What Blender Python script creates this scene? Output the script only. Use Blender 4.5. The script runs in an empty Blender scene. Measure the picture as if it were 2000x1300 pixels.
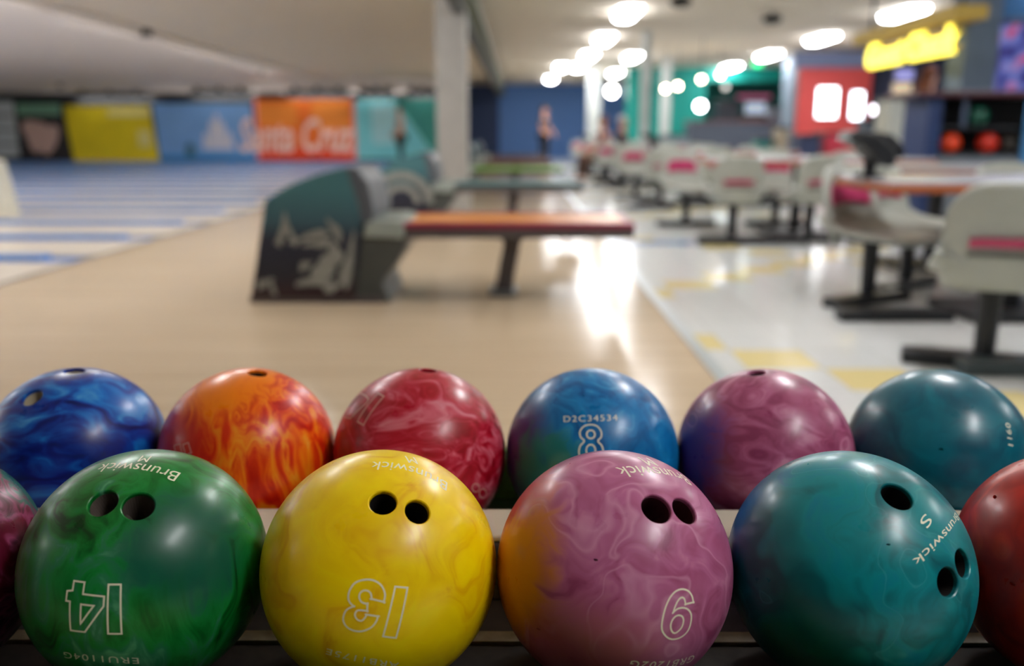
import bpy, bmesh, math, random
from mathutils import Vector, Matrix, noise
random.seed(4)
sc = bpy.context.scene
COL = sc.collection
R = math.radians

# ------------------------------------------------------------------ camera
F = 1700.0
CAMZ = 0.91
PITCH = R(12.86)
YAW = R(0.34)
cd = bpy.data.cameras.new('camera')
cd.sensor_width = 36.0
cd.lens = F * 36.0 / 2000.0
cd.clip_start = 0.02
cd.clip_end = 200
cam = bpy.data.objects.new('camera', cd)
COL.objects.link(cam)
cam.location = (0, 0, CAMZ)
cam.rotation_euler = (R(90) - PITCH, 0, YAW)
cd.dof.use_dof = True
cd.dof.focus_distance = 0.79
cd.dof.aperture_fstop = 2.6
cd.dof.aperture_blades = 0
sc.camera = cam
CR = cam.rotation_euler.to_matrix()
CO = Vector((0, 0, CAMZ))

# ------------------------------------------------------------------ world, exposure
w = bpy.data.worlds.new('world')
sc.world = w
w.use_nodes = True
w.node_tree.nodes['Background'].inputs[0].default_value = (0.8, 0.85, 0.9, 1)
w.node_tree.nodes['Background'].inputs[1].default_value = 0.02
sc.view_settings.view_transform = 'Standard'
sc.view_settings.look = 'None'
sc.view_settings.exposure = 0.0
sc.view_settings.gamma = 1.0
LIGHT = 40.0          # emission of the ceiling fixtures over the house
LIGHT_NEAR = 20.0     # dimmer fixtures around the camera
CEIL = 2.77

def ray(px, py):
    d = CR @ Vector(((px - 1000) / F, (650 - py) / F, -1.0))
    return d.normalized()
def at_y(px, py, Y):
    d = ray(px, py); return CO + d * (Y / d.y)
def at_z(px, py, Z):
    d = ray(px, py); return CO + d * ((Z - CAMZ) / d.z)
def xat(px, Y):
    return at_y(px, 300, Y).x

# ------------------------------------------------------------------ materials
def srgb(r, g, b):
    def f(c):
        c /= 255.0
        return c / 12.92 if c <= 0.04045 else ((c + 0.055) / 1.055) ** 2.4
    return (f(r), f(g), f(b), 1.0)
MATS = {}
def mat(name, col, rough=0.5, metal=0.0, emit=None, es=0.0, coat=0.0, spec=0.5, vary=0.06, scale=8.0):
    if name in MATS: return MATS[name]
    m = bpy.data.materials.new(name); m.use_nodes = True
    nt = m.node_tree; b = nt.nodes['Principled BSDF']
    b.inputs['Roughness'].default_value = rough
    b.inputs['Metallic'].default_value = metal
    b.inputs['Coat Weight'].default_value = coat
    b.inputs['Specular IOR Level'].default_value = spec
    if emit:
        b.inputs['Base Color'].default_value = col
        b.inputs['Emission Color'].default_value = emit
        b.inputs['Emission Strength'].default_value = es
    else:
        tc = nt.nodes.new('ShaderNodeTexCoord')
        n = nt.nodes.new('ShaderNodeTexNoise'); n.inputs['Scale'].default_value = scale; n.inputs['Detail'].default_value = 4
        r = nt.nodes.new('ShaderNodeValToRGB')
        r.color_ramp.elements[0].position = 0.3; r.color_ramp.elements[1].position = 0.7
        r.color_ramp.elements[0].color = tuple(c * (1 - vary) for c in col[:3]) + (1,)
        r.color_ramp.elements[1].color = tuple(min(1, c * (1 + vary)) for c in col[:3]) + (1,)
        nt.links.new(tc.outputs['Object'], n.inputs['Vector'])
        nt.links.new(n.outputs['Fac'], r.inputs['Fac'])
        nt.links.new(r.outputs['Color'], b.inputs['Base Color'])
    MATS[name] = m
    return m

# ------------------------------------------------------------------ mesh helpers
def box(bm, x0, x1, y0, y1, z0, z1, mi=0):
    vs = [bm.verts.new(p) for p in ((x0,y0,z0),(x1,y0,z0),(x1,y1,z0),(x0,y1,z0),(x0,y0,z1),(x1,y0,z1),(x1,y1,z1),(x0,y1,z1))]
    for f in ((3,2,1,0),(4,5,6,7),(0,1,5,4),(1,2,6,5),(2,3,7,6),(3,0,4,7)):
        bm.faces.new([vs[i] for i in f]).material_index = mi
def prism(bm, pts, a0, a1, axis='y', mi=0):
    # pts: outline in the other two axes; extruded along axis
    def mk(p, a):
        if axis == 'y': return (p[0], a, p[1])
        if axis == 'x': return (a, p[0], p[1])
        return (p[0], p[1], a)
    A = [bm.verts.new(mk(p, a0)) for p in pts]; B = [bm.verts.new(mk(p, a1)) for p in pts]
    n = len(pts)
    bm.faces.new(A).material_index = mi; bm.faces.new(B[::-1]).material_index = mi
    for i in range(n):
        bm.faces.new((A[i], B[i], B[(i+1) % n], A[(i+1) % n])).material_index = mi
def tube(bm, pts, rad, seg=12, cap=True):
    pts = [Vector(p) for p in pts]
    rads = rad if isinstance(rad, (list, tuple)) else [rad] * len(pts)
    rings = []
    for i, p in enumerate(pts):
        t = (pts[min(i+1, len(pts)-1)] - pts[max(i-1, 0)]).normalized()
        u = t.cross(Vector((0, 0, 1)))
        if u.length < 1e-3: u = t.cross(Vector((1, 0, 0)))
        u.normalize(); v = t.cross(u)
        rings.append([bm.verts.new(p + (u * math.cos(2*math.pi*k/seg) + v * math.sin(2*math.pi*k/seg)) * rads[i]) for k in range(seg)])
    for a, b in zip(rings, rings[1:]):
        for k in range(seg):
            bm.faces.new((a[k], a[(k+1) % seg], b[(k+1) % seg], b[k]))
    if cap:
        bm.faces.new(rings[0][::-1]); bm.faces.new(rings[-1])
def finish(name, bm, mats, parent=None, loc=(0,0,0), rz=0, smooth=False, bevel=0.0):
    bmesh.ops.recalc_face_normals(bm, faces=bm.faces)
    me = bpy.data.meshes.new(name); bm.to_mesh(me); bm.free()
    for m in (mats if isinstance(mats, (list, tuple)) else [mats]): me.materials.append(m)
    if smooth: me.shade_smooth()
    o = bpy.data.objects.new(name, me); COL.objects.link(o)
    o.location = loc; o.rotation_euler = (0, 0, rz)
    if parent: o.parent = parent
    if bevel:
        md = o.modifiers.new('bevel', 'BEVEL'); md.width = bevel; md.segments = 3; md.limit_method = 'ANGLE'; md.angle_limit = R(40)
    return o
def tag(o, label, cat, group=None, kind=None):
    o['label'] = label; o['category'] = cat
    if group: o['group'] = group
    if kind: o['kind'] = kind
    return o
def empty(name, loc, rz=0):
    o = bpy.data.objects.new(name, None); COL.objects.link(o); o.location = loc; o.rotation_euler = (0, 0, rz); o.empty_display_size = .1
    return o
def struct(name, bm, mats, **k):
    o = finish(name, bm, mats, **k); o['kind'] = 'structure'; return o
def boxes(*bs):
    bm = bmesh.new()
    for b in bs: box(bm, *b)
    return bm
def copy_tree(o, loc, rz=None):
    c = o.copy(); COL.objects.link(c); c.location = loc
    if rz is not None: c.rotation_euler = (0, 0, rz)
    for ch in list(o.children):
        d = ch.copy(); COL.objects.link(d); d.parent = c
        for g in ch.children:
            e = g.copy(); COL.objects.link(e); e.parent = d
    return c

# ------------------------------------------------------------------ SETTING
FW_L, FW_R = 30.0, 34.5      # far walls: lane side and concourse side
XF, XA = -3.2, 0.78          # foul line, end of approach
XL, XR, YB = -22.0, 11.5, -2.6

# approach: pale synthetic boards running along the lanes
def wood_mat():
    m = bpy.data.materials.new('approach_wood'); m.use_nodes = True; nt = m.node_tree; b = nt.nodes['Principled BSDF']
    tc = nt.nodes.new('ShaderNodeTexCoord'); mp = nt.nodes.new('ShaderNodeMapping')
    mp.inputs['Scale'].default_value = (0.35, 18, 1)
    n = nt.nodes.new('ShaderNodeTexNoise'); n.inputs['Scale'].default_value = 1.6; n.inputs['Detail'].default_value = 6
    r = nt.nodes.new('ShaderNodeValToRGB'); r.color_ramp.elements[0].position = .3; r.color_ramp.elements[1].position = .7
    r.color_ramp.elements[0].color = srgb(177, 157, 131); r.color_ramp.elements[1].color = srgb(194, 175, 149)
    L = nt.links.new
    L(tc.outputs['Object'], mp.inputs['Vector']); L(mp.outputs['Vector'], n.inputs['Vector']); L(n.outputs['Fac'], r.inputs['Fac'])
    L(r.outputs['Color'], b.inputs['Base Color'])
    b.inputs['Roughness'].default_value = .16; b.inputs['Specular IOR Level'].default_value = .07
    return m
WOOD = wood_mat()
struct('floor_approach', boxes((XF, XA, YB, FW_R, -.1, 0)), WOOD)
# tiles of the concourse: white vinyl squares with scattered yellow and blue ones
def tile_mat():
    m = bpy.data.materials.new('vinyl_tiles'); m.use_nodes = True; nt = m.node_tree; b = nt.nodes['Principled BSDF']
    L = nt.links.new; N = nt.nodes.new
    tc = N('ShaderNodeTexCoord'); sp = N('ShaderNodeSeparateXYZ'); L(tc.outputs['Object'], sp.inputs[0])
    def M(op, a, b_=None):
        n = N('ShaderNodeMath'); n.operation = op
        for i, v in enumerate((a, b_)):
            if v is None: continue
            if isinstance(v, (int, float)): n.inputs[i].default_value = v
            else: L(v, n.inputs[i])
        return n.outputs[0]
    T = .305
    ix = M('FLOOR', M('DIVIDE', sp.outputs[0], T)); iy = M('FLOOR', M('DIVIDE', sp.outputs[1], T))
    # diagonal ribbons of coloured tiles, two tiles thick
    d1 = M('LESS_THAN', M('MODULO', M('ADD', M('ADD', ix, iy), 420), 14), .5)
    d2 = M('LESS_THAN', M('MODULO', M('ADD', M('SUBTRACT', ix, iy), 434), 14), .5)
    yel = M('MAXIMUM', d1, d2)
    blu = M('LESS_THAN', M('ABSOLUTE', M('SUBTRACT', M('MODULO', M('ADD', iy, 390), 13), 11)), .5)
    blu = M('MULTIPLY', blu, M('LESS_THAN', M('MODULO', M('ADD', ix, 398), 14), 10.5))
    blu = M('MULTIPLY', blu, M('GREATER_THAN', M('MODULO', M('ADD', ix, 398), 14), 5.5))
    blu = M('MULTIPLY', blu, M('GREATER_THAN', iy, 20))
    fx = M('FRACT', M('DIVIDE', sp.outputs[0], T)); fy = M('FRACT', M('DIVIDE', sp.outputs[1], T))
    gr = M('MAXIMUM', M('LESS_THAN', fx, .012), M('LESS_THAN', fy, .012))
    def mix(f, a, c):
        n = N('ShaderNodeMix'); n.data_type = 'RGBA'; L(f, n.inputs[0])
        if isinstance(a, tuple): n.inputs[6].default_value = a
        else: L(a, n.inputs[6])
        n.inputs[7].default_value = c; return n.outputs[2]
    c = mix(yel, srgb(204, 207, 206), srgb(214, 198, 140))
    c = mix(blu, c, srgb(70, 120, 180))
    c = mix(gr, c, srgb(170, 170, 165))
    L(c, b.inputs['Base Color']); b.inputs['Roughness'].default_value = .18; b.inputs['Specular IOR Level'].default_value = .3
    return m
TILE = tile_mat()
struct('floor', boxes((XA, XR, YB, FW_R, -.1, 0)), TILE)
struct('trim_1', boxes((XA - .02, XA + .035, YB, FW_R, -.02, .004)), mat('edge_metal', srgb(150, 158, 160), .3, .6))
# lanes run away to the left, blue gutters between them
GUT = mat('gutter_blue', srgb(42, 112, 190), .3)
LANE = mat('lane_maple', srgb(200, 190, 174), .3, vary=.03, coat=.1)
struct('floor_gutters', boxes((XL, XF, YB, FW_L, -.12, -.03)), GUT)
y = 6.5 - 1.35 * 9
while y < FW_L:
    y0, y1 = y + .2, min(y + 1.15, FW_L)
    if y1 > y0 + .1:
        struct('floor_lane', boxes((XL, XF, y0, y1, -.03, 0)), LANE)
        struct('trim_capping', boxes((XL, XF - .35, y - .08, y + .08, -.03, .022)), mat('capping_blue', srgb(36, 118, 188), .35))
    y += 1.35
struct('trim_foul_line', boxes((XF - .04, XF, YB, FW_L, -.1, .003)), mat('foul_dark', srgb(70, 66, 64), .4))
# ceiling: flat over the concourse and approach, sloping down over the lanes
XC = -6.7
struct('ceiling', boxes((XC, XR, YB, FW_R, CEIL, CEIL + .1)), mat('ceiling_beige', srgb(222, 212, 196), .85, vary=.03, scale=3))
bm = bmesh.new()
prism(bm, [(XC, CEIL - .02), (XL, 2.02), (XL, 2.12), (XC, CEIL + .08)], YB, FW_L + .1)
struct('ceiling_lane_slope', bm, mat('ceiling_pale', srgb(238, 230, 224), .85, vary=.03, scale=3))
struct('trim_ceiling_edge', boxes((XC - .03, XC + .03, YB, FW_L, CEIL - .15, CEIL)), MATS['ceiling_pale'])
# walls
BLACK = mat('black_paint', srgb(14, 15, 18), .7)
BEIGE = MATS['ceiling_beige']
XS = xat(885, FW_L)
struct('wall_lane_side', boxes((XL, XS, FW_L, FW_L + .1, -.1, 2.25)), BLACK)
struct('wall_lane_side_upper', boxes((XL, XS, FW_L - .02, FW_L + .1, 2.25, CEIL)), MATS['ceiling_pale'])
struct('wall_return', boxes((XS - .1, XS, FW_L, FW_R, 0, CEIL)), BLACK)
struct('wall_far_blue', boxes((XS, 5.0, FW_R, FW_R + .1, 0, CEIL)), mat('blue_paint', srgb(88, 132, 200), .6))
struct('wall_far_dark_panel', boxes((XS, xat(975, FW_R), FW_R - .06, FW_R, 0, CEIL)), mat('navy_paint', srgb(38, 58, 98), .6))
struct('wall_left', boxes((XL - .1, XL, YB, FW_L, -.1, 2.1)), BLACK)
struct('wall_behind', boxes((XL, XR, YB - .1, YB, -.1, CEIL)), mat('wall_grey', srgb(48, 48, 52), .8))  # unseen back wall, set close and dark to cut bounce onto the balls
struct('wall_right', boxes((XR, XR + .1, YB, FW_R, 0, CEIL)), mat('wall_slate', srgb(70, 84, 108), .8))

# ------------------------------------------------------------------ ceiling fixtures
SHELL = mat('fixture_white', srgb(225, 228, 228), .5)
def emat(name, col, s): return mat(name, col, .5, emit=col, es=s)
GLOW = emat('fixture_glow', (.98, .98, 1.0, 1), LIGHT)
def fixture(loc, L_=1.12, W_=.32):
    t = empty('ceiling_light', loc)
    finish('housing', boxes((-W_/2 - .02, W_/2 + .02, -L_/2, L_/2, -.02, 0)), SHELL, t)
    bm = bmesh.new()
    prism(bm, [(-W_/2, -.02), (-W_/2 + .02, -.075), (-W_/4, -.1), (W_/4, -.1), (W_/2 - .02, -.075), (W_/2, -.02)], -L_/2 + .03, L_/2 - .03)
    finish('diffuser', bm, GLOW, t)
    return t
rowA, rowB = 1.70, 5.95
ys = [-1.9, -.3, 3.4, 7.1, 10.8, 14.2, 17.9, 21.6, 25.3]
names = {5: 'nearest of its row at the top edge', 6: 'second of its row behind the top-edge one', 7: 'third of its row', 8: 'fourth of its row, before the blue wall'}
GLOWN = emat('fixture_glow_dim', (.98, .98, 1.0, 1), LIGHT_NEAR)
fx0 = fixture((rowA, ys[1], CEIL))
fxn = fixture((rowA, ys[1], CEIL)); fxn.children[1].data = fxn.children[1].data.copy(); fxn.children[1].data.materials[0] = GLOWN
tag(fxn, 'white wraparound ceiling light over the approach edge, above the picture', 'ceiling light', 'ceiling lights over the approach edge')
tag(fx0, 'white wraparound ceiling light over the approach edge, above the picture', 'ceiling light', 'ceiling lights over the approach edge')
fx0.location = (rowA, ys[3], CEIL)
for i, y in enumerate(ys[1:], 1):
    if i in (1, 3): continue
    f = copy_tree(fxn if i < 3 else fx0, (rowA, y, CEIL))
    f['label'] = 'bright ceiling light over the approach edge, ' + names[i] if i in names else 'white wraparound ceiling light over the approach edge, above the picture'
for i, y in enumerate(ys):
    if i < 2: continue
    f = copy_tree(fxn if i < 3 else fx0, (rowB, y, CEIL))
    f['group'] = 'ceiling lights over the concourse'
    f['label'] = {5: 'largest ceiling light over the concourse, above the yellow glowing sign', 6: 'second ceiling light from the yellow sign over the concourse', 7: 'third ceiling light from the yellow sign over the concourse', 8: 'farthest ceiling light of the concourse row, by the green exit sign'}.get(i, 'white ceiling light in the concourse row, above the picture')
for (px, py, lab) in ((1097, 128, 'ceiling light near the blue wall, upper of the two farthest left'), (1076, 152, 'ceiling light lighting the top of the blue wall, farthest left'),
                 (1235, 108, 'ceiling light against the slim grey column, right end of the cluster'), (1202, 140, 'ceiling light in the middle of the far cluster'),
                 ):
    p = at_z(px, py, CEIL); f = copy_tree(fx0, (p.x, min(p.y, FW_R - .8), CEIL)); f['label'] = lab; f['group'] = 'ceiling lights in the far cluster'
for y in (4.8, 7.4, 10.0):  # added row of unseen fixtures, lifts the light on ceiling and approach
    f = copy_tree(fx0, (-2.6, y, CEIL)); f['label'] = 'added fill light over the middle of the approach, above the picture'; f['group'] = 'added fill lights over the approach middle'
# added lights on the slope, out of view, brightening lanes and ceiling
for (x, y) in ((-9.5, 1), (-9.5, 5), (-9.5, 9), (-9.8, 13), (-13.5, 3), (-13.5, 8), (-13.5, 12.5), (-13.5, 17), (-18, 6), (-18, 12), (-18, 17), (-18.5, 22)):
    z = CEIL - .02 - (XC - x) / (XC - XL) * (CEIL - 2.04)
    f = copy_tree(fx0, (x, y, z - .01)); f['label'] = 'added lane light under the sloping ceiling, left of the picture'; f['group'] = 'added lane lights under the slope'

COVE = emat('cove_glow', (1.0, .94, .87, 1), 60)
for k in range(7):
    t = empty('cove_light', (XC - .12, -2 + 4.6 * k, CEIL - .07))
    finish('housing', boxes((-.04, .09, -2.0, 2.0, .015, .03)), SHELL, t)
    finish('tube_light', boxes((-.03, .03, -1.95, 1.95, -.015, .015)), COVE, t)
    tag(t, 'long tube light hidden behind the pale ceiling edge over the lanes', 'cove light', 'cove lights along the ceiling edge')
# hanging globe lamps at the teal bar
def globe(px, py, Y, r, col, s, label, cat='pendant lamp', name='pendant_lamp'):
    p = at_y(px, py, Y); t = empty(name, p)
    bm = bmesh.new(); bmesh.ops.create_uvsphere(bm, u_segments=20, v_segments=12, radius=r)
    finish('globe', bm, emat('glow_%d_%d' % (px, py), col, s), t, smooth=True)
    bm = bmesh.new(); tube(bm, [(0, 0, r * .9), (0, 0, CEIL - p.z)], .008, 6)
    tube(bm, [(0, 0, r * .8), (0, 0, r * 1.3)], [r * .5, r * .3], 10)
    finish('cord', bm, BLACK, t)
    return tag(t, label, cat, 'warm pendant lamps at the bar')
WARM = (1, .82, .58, 1)
for px, py, lab in ((1300, 173, 'leftmost warm pendant lamp before the teal wall'), (1324, 168, 'warm pendant lamp just right of the leftmost one'), (1370, 155, 'warm pendant lamp above the white round one'), (1407, 146, 'highest warm pendant lamp next to the ceiling lights')):
    globe(px, py, 20, .055, WARM, 30, lab)
globe(1195, 178, 27, .15, (1, .97, .88, 1), 30, 'cream hanging lamp, lowest of the far cluster before the blue wall')
globe(1417, 170, 22, .07, (.8, .8, .75, 1), 1.2, 'dim grey globe lamp over the dark bar opening')
globe(1368, 207, 18, .09, (.92, .97, 1, 1), 22, 'round white lamp hanging low before the teal wall')

# dark ceiling speakers
for (px, py, lab) in ((280, 65, 'black round ceiling camera on the pale ceiling edge'), (512, 142, 'small grey detector on the ceiling above the orange banner'), (117, 168, 'faint detector above the yellow banner'),
                      (1330, 4, 'black ceiling spotlight beside the slim column top'), (1508, 38, 'black ceiling speaker between the light rows')):
    p = at_z(px, py, CEIL - .1)
    if p.x < XC: 
        p = at_z(px, py, CEIL - .1)
        for k in range(12):
            z = CEIL - .12 - (XC - p.x) / (XC - XL) * (CEIL - 2.04); p = at_z(px, py, z)
    t = empty('ceiling_speaker', p); s = .16 if px in (280, 1330, 1508) else .1
    bm = bmesh.new(); tube(bm, [(0, 0, -.06), (0, 0, .0), (0, 0, .05)], [s * .6, s, s * .8], 14)
    dk = BLACK if s > .11 else mat('speaker_grey', srgb(120, 115, 108), .6)
    finish('cone', bm, dk, t, smooth=True)
    top = .12
    bm = bmesh.new(); tube(bm, [(0, 0, .04), (0, 0, top)], .02, 8); finish('stem', bm, dk, t)
    tag(t, lab, 'ceiling device')

# ------------------------------------------------------------------ columns and truss
GREYP = mat('column_grey', srgb(165, 163, 158), .6)
def column(name, px, wpx, Y, m, label):
    x = xat(px, Y); hw = wpx / 2 * Y / F
    t = empty(name, (x, Y, 0))
    finish('shaft', boxes((-hw, hw, -hw, hw, 0, CEIL)), m, t, bevel=.01)
    finish('foot_collar', boxes((-hw - .03, hw + .03, -hw - .03, hw + .03, 0, .3)), m, t, bevel=.01)
    return tag(t, label, 'column')
column('support_column', 885, 56, 10.9, GREYP, 'thick grey square column behind the second ball return')
column('support_column', 1256, 15, 17, mat('column_pale', srgb(190, 195, 192), .6), 'slim pale grey column rising to the top edge near the ceiling lights')
column('support_column', 1158, 24, 26, MATS['column_pale'], 'short-looking pale column in front of the blue wall')
column('support_column', 1296, 16, 23, MATS['column_pale'], 'thin pale column left of the warm lamps')
TR = mat('truss_dark', srgb(66, 70, 72), .6)
t = empty('roof_truss', (-.68, 6, 2.3))
finish('bottom_chord', boxes((-.06, .06, 0, FW_R - 6, -.02, .05)), TR, t)
finish('top_chord', boxes((-.06, .06, 0, FW_R - 6, .4, .46)), TR, t)
bm = bmesh.new()
k = 0; y = 0
while y < FW_R - 6.6:
    tube(bm, [(0, y, .03), (0, y + .3, .42), (0, y + .6, .03)], .025, 6); y += .6
finish('web', bm, TR, t)
finish('cable_tray', boxes((.08, .22, 0, FW_R - 6, .05, .12)), mat('tray_green', srgb(108, 118, 108), .6), t)
tag(t, 'dark open-web steel truss hanging under the ceiling beside the thick column', 'truss')

# ------------------------------------------------------------------ banners on the lane side wall
YBn = FW_L - .06
def text_mesh(s, size, fill=True, bevel=0.0, extrude=0.0, shear=0.0, res=6, space=1.0):
    cu = bpy.data.curves.new('t', 'FONT'); cu.body = s; cu.size = size; cu.align_x = 'CENTER'; cu.align_y = 'CENTER'
    cu.resolution_u = res; cu.extrude = extrude; cu.shear = shear; cu.space_character = space
    cu.dimensions = '2D'
    if not fill: cu.fill_mode = 'NONE'
    cu.bevel_depth = bevel; cu.bevel_resolution = 1 if not fill else 0
    o = bpy.data.objects.new('t', cu); COL.objects.link(o)
    dg = bpy.context.evaluated_depsgraph_get(); dg.update()
    me = bpy.data.meshes.new_from_object(o.evaluated_get(dg))
    bpy.data.objects.remove(o); bpy.data.curves.remove(cu)
    return me
def sign_text(name, s, w_, h_, parent, m, loc, rot, depth=.01, shear=0.0):
    me = text_mesh(s, 1.0, extrude=.5, shear=shear, bevel=.022)
    xs = [v.co.x for v in me.vertices]; zs = [v.co.y for v in me.vertices]
    cx, cy = (min(xs) + max(xs)) / 2, (min(zs) + max(zs)) / 2
    for v in me.vertices:
        v.co = Vector(((v.co.x - cx) / (max(xs) - min(xs)) * w_, (v.co.y - cy) / (max(zs) - min(zs)) * h_, v.co.z * depth))
    me.materials.clear(); me.materials.append(m)
    o = bpy.data.objects.new(name, me); COL.objects.link(o); o.location = loc; o.rotation_euler = rot; o.parent = parent
    return o
def banner(x0px, x1px, ytop, ybot, m, label, lean=0):
    a, b = at_y(x0px, ybot, YBn), at_y(x1px, ybot, YBn); zt = at_y(x0px, ytop, YBn).z
    z0 = max(.03, a.z)
    t = empty('wall_banner', ((a.x + b.x) / 2, YBn, z0)); w2 = (b.x - a.x) / 2; h = zt - z0
    bm = bmesh.new()
    prism(bm, [(-w2 - lean, h), (-w2, 0), (w2, 0), (w2 - lean, h)], -.02, .02)
    finish('sheet', bm, m, t)
    bm = bmesh.new(); tube(bm, [(-w2 - lean, -.01, h), (w2 - lean, -.01, h)], .025, 8)
    finish('hanging_rod', bm, BLACK, t)
    tag(t, label, 'banner', 'banners on the wall beyond the lanes')
    return t, w2, h
WHT = mat('print_white', srgb(232, 224, 222), .7)
def M_(n, *c): return mat(n, srgb(*c), .65, vary=.08, scale=1.2)
t, w2, h = banner(-30, 40, 196, 306, M_('print_pale', 196, 204, 204), 'pale grey printed banner at the left edge of the picture')
for k in range(3):
    finish('printed_line', boxes((-.9 * w2, .9 * w2, -.03, -.02, h * (.2 + .25 * k), h * (.26 + .25 * k))), mat('print_grey', srgb(140, 145, 148), .7), t)
t, w2, h = banner(40, 139, 200, 312, M_('print_black', 40, 36, 38), 'dark banner with a pinkish photo under a green band')
finish('green_band', boxes((-.9 * w2, .82 * w2, -.03, -.021, h * .78, h * .98)), M_('print_sage', 112, 158, 132), t)
bm = bmesh.new()
for (u, v, r_) in ((-.45, .52, .34), (-.1, .45, .42), (.25, .38, .38), (-.3, .28, .3), (.1, .25, .3), (.45, .5, .22)):
    q = [(u * w2 + math.cos(a) * r_ * .8 * (1 + .2 * math.sin(3 * a)), v * h + math.sin(a) * r_) for a in [i * math.pi / 8 for i in range(16)]]
    prism(bm, q, -.028 - r_ * .01, -.021)
finish('photo_shapes', bm, M_('print_skin', 205, 172, 160), t)
t, w2, h = banner(146, 312, 205, 318, M_('print_yellow', 228, 205, 10), 'bright yellow wall banner with a cream title strip', .2)
finish('title_strip', boxes((-.1 * w2, .9 * w2, -.03, -.021, h * .8, h * .92)), M_('print_cream', 232, 222, 140), t)
finish('caption_patch', boxes((.55 * w2, .85 * w2, -.03, -.021, h * .25, h * .55)), MATS['print_cream'], t)
t, w2, h = banner(314, 503, 200, 316, M_('print_blue', 118, 166, 222), 'sky blue banner with pale castle-like shape and start of the script', .1)
finish('base_band', boxes((-w2, w2, -.028, -.021, .0, h * .1)), M_('print_deep_blue', 40, 130, 195), t)
bm = bmesh.new()
for k, (u, hh) in enumerate(((-.02, .5), (.1, .72), (.2, .85), (.3, .7), (.42, .52))):
    prism(bm, [((u - .06) * w2 * 1.1, h * .2), ((u + .06) * w2 * 1.1, h * .2), ((u + .05) * w2 * 1.1, h * hh * .85), (u * w2 * 1.1, h * hh), ((u - .05) * w2 * 1.1, h * hh * .85)], -.03 - .002 * k, -.021)
finish('pale_towers', bm, M_('print_lilac', 214, 214, 226), t)
bm = bmesh.new(); prism(bm, [(-.45 * w2, .06 * h), (-.28 * w2, .06 * h), (-.27 * w2, .25 * h), (-.36 * w2, .33 * h), (-.46 * w2, .25 * h)], -.03, -.021)
finish('dark_shrub_shape', bm, M_('print_dark_teal', 60, 110, 130), t)
t, w2, h = banner(503, 697, 192, 312, M_('print_orange', 236, 112, 20), 'orange banner carrying most of the pale Santa Cruz script')
finish('red_band', boxes((-.96 * w2, w2, -.028, -.021, .02, h * .2)), M_('print_red', 236, 70, 22), t)
finish('amber_block', boxes((-.93 * w2, -.15 * w2, -.026, -.021, h * .55, h * .92)), M_('print_amber', 240, 140, 44), t)
finish('amber_block', boxes((.15 * w2, .9 * w2, -.026, -.021, h * .5, h * .95)), MATS['print_amber'], t)
finish('edge_stripe', boxes((-w2, -.94 * w2, -.03, -.021, 0, h)), M_('print_rose', 250, 150, 150), t)
finish('edge_stripe', boxes((.95 * w2, w2, -.03, -.021, 0, h)), MATS['print_rose'], t)
sx = xat(470, YBn) - t.location.x; ex = xat(694, YBn) - t.location.x
sign_text('script_lettering', 'Santa Cruz', ex - sx, h * .55, t, mat('script_pale', srgb(248, 214, 204), .7), ((sx + ex) / 2, -.045, h * .4), (R(90), 0, 0), .02, .25)
t, w2, h = banner(697, 778, 192, 310, M_('print_aqua', 120, 205, 214), 'light aqua banner between the orange one and the standing bowler')
finish('white_block', boxes((-.2 * w2, .9 * w2, -.03, -.021, h * .25, h * .9)), M_('print_ice', 165, 215, 222), t)
t, w2, h = banner(778, 884, 192, 310, M_('print_teal', 52, 140, 132), 'teal green banner with an aqua triangle, beside the thick column')
bm = bmesh.new(); prism(bm, [(-w2, 0), (.45 * w2, 0), (-w2, h * .95)], -.03, -.021)
finish('aqua_triangle', bm, MATS['print_aqua'], t)
# dark lumps of spotlights over the banners; each hides an added wash tube
for i, (px, wd) in enumerate(((215, 150), (430, 120), (620, 120), (735, 70), (825, 60))):
    a = at_y(px - wd / 2, 190, YBn - .2); b = at_y(px + wd / 2, 190, YBn - .2)
    t = empty('banner_spotlight_bar', ((a.x + b.x) / 2, YBn - .12, 2.27 - (.1 if px < 300 else 0)))
    w_ = (b.x - a.x) / 2
    finish('bar', boxes((-w_, w_, -.05, .0, -.09, .04), (-w_, w_, -.05, .16, .0, .04)), BLACK, t)
    finish('added_wash_tube', boxes((-w_ * .95, w_ * .95, .03, .09, -.04, .0)), emat('added_wash_glow', (1, .97, .94, 1), 50), t)
    for k in range(3):
        bm = bmesh.new(); xx = -w_ * .7 + k * w_ * .7
        tube(bm, [(xx, -.02, .02), (xx, -.14, .08)], [.06, .09], 10); finish('lamp_head', bm, BLACK, t)
    tag(t, 'black bar of small spotlights above the ' + ['yellow', 'blue', 'orange', 'aqua', 'teal green'][i] + ' banner', 'spotlight bar', 'spotlight bars over the banners')
# pale slanted post on the lanes, left edge
p = at_y(8, 420, 9.9)
bm = bmesh.new()
x0, x1, zt = at_y(-40, 420, 9.9).x, at_y(28, 420, 9.9).x, at_y(8, 312, 9.9).z
bm = bmesh.new(); prism(bm, [(x0, 0), (x1, 0), (x1 - .11, zt), (x0 - .11, zt)], 9.85, 10.05)
tag(finish('lane_marker_post', bm, mat('post_cream', srgb(205, 203, 188), .5), bevel=.01), 'cream slanted post standing on the lanes at the left edge', 'post')

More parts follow.
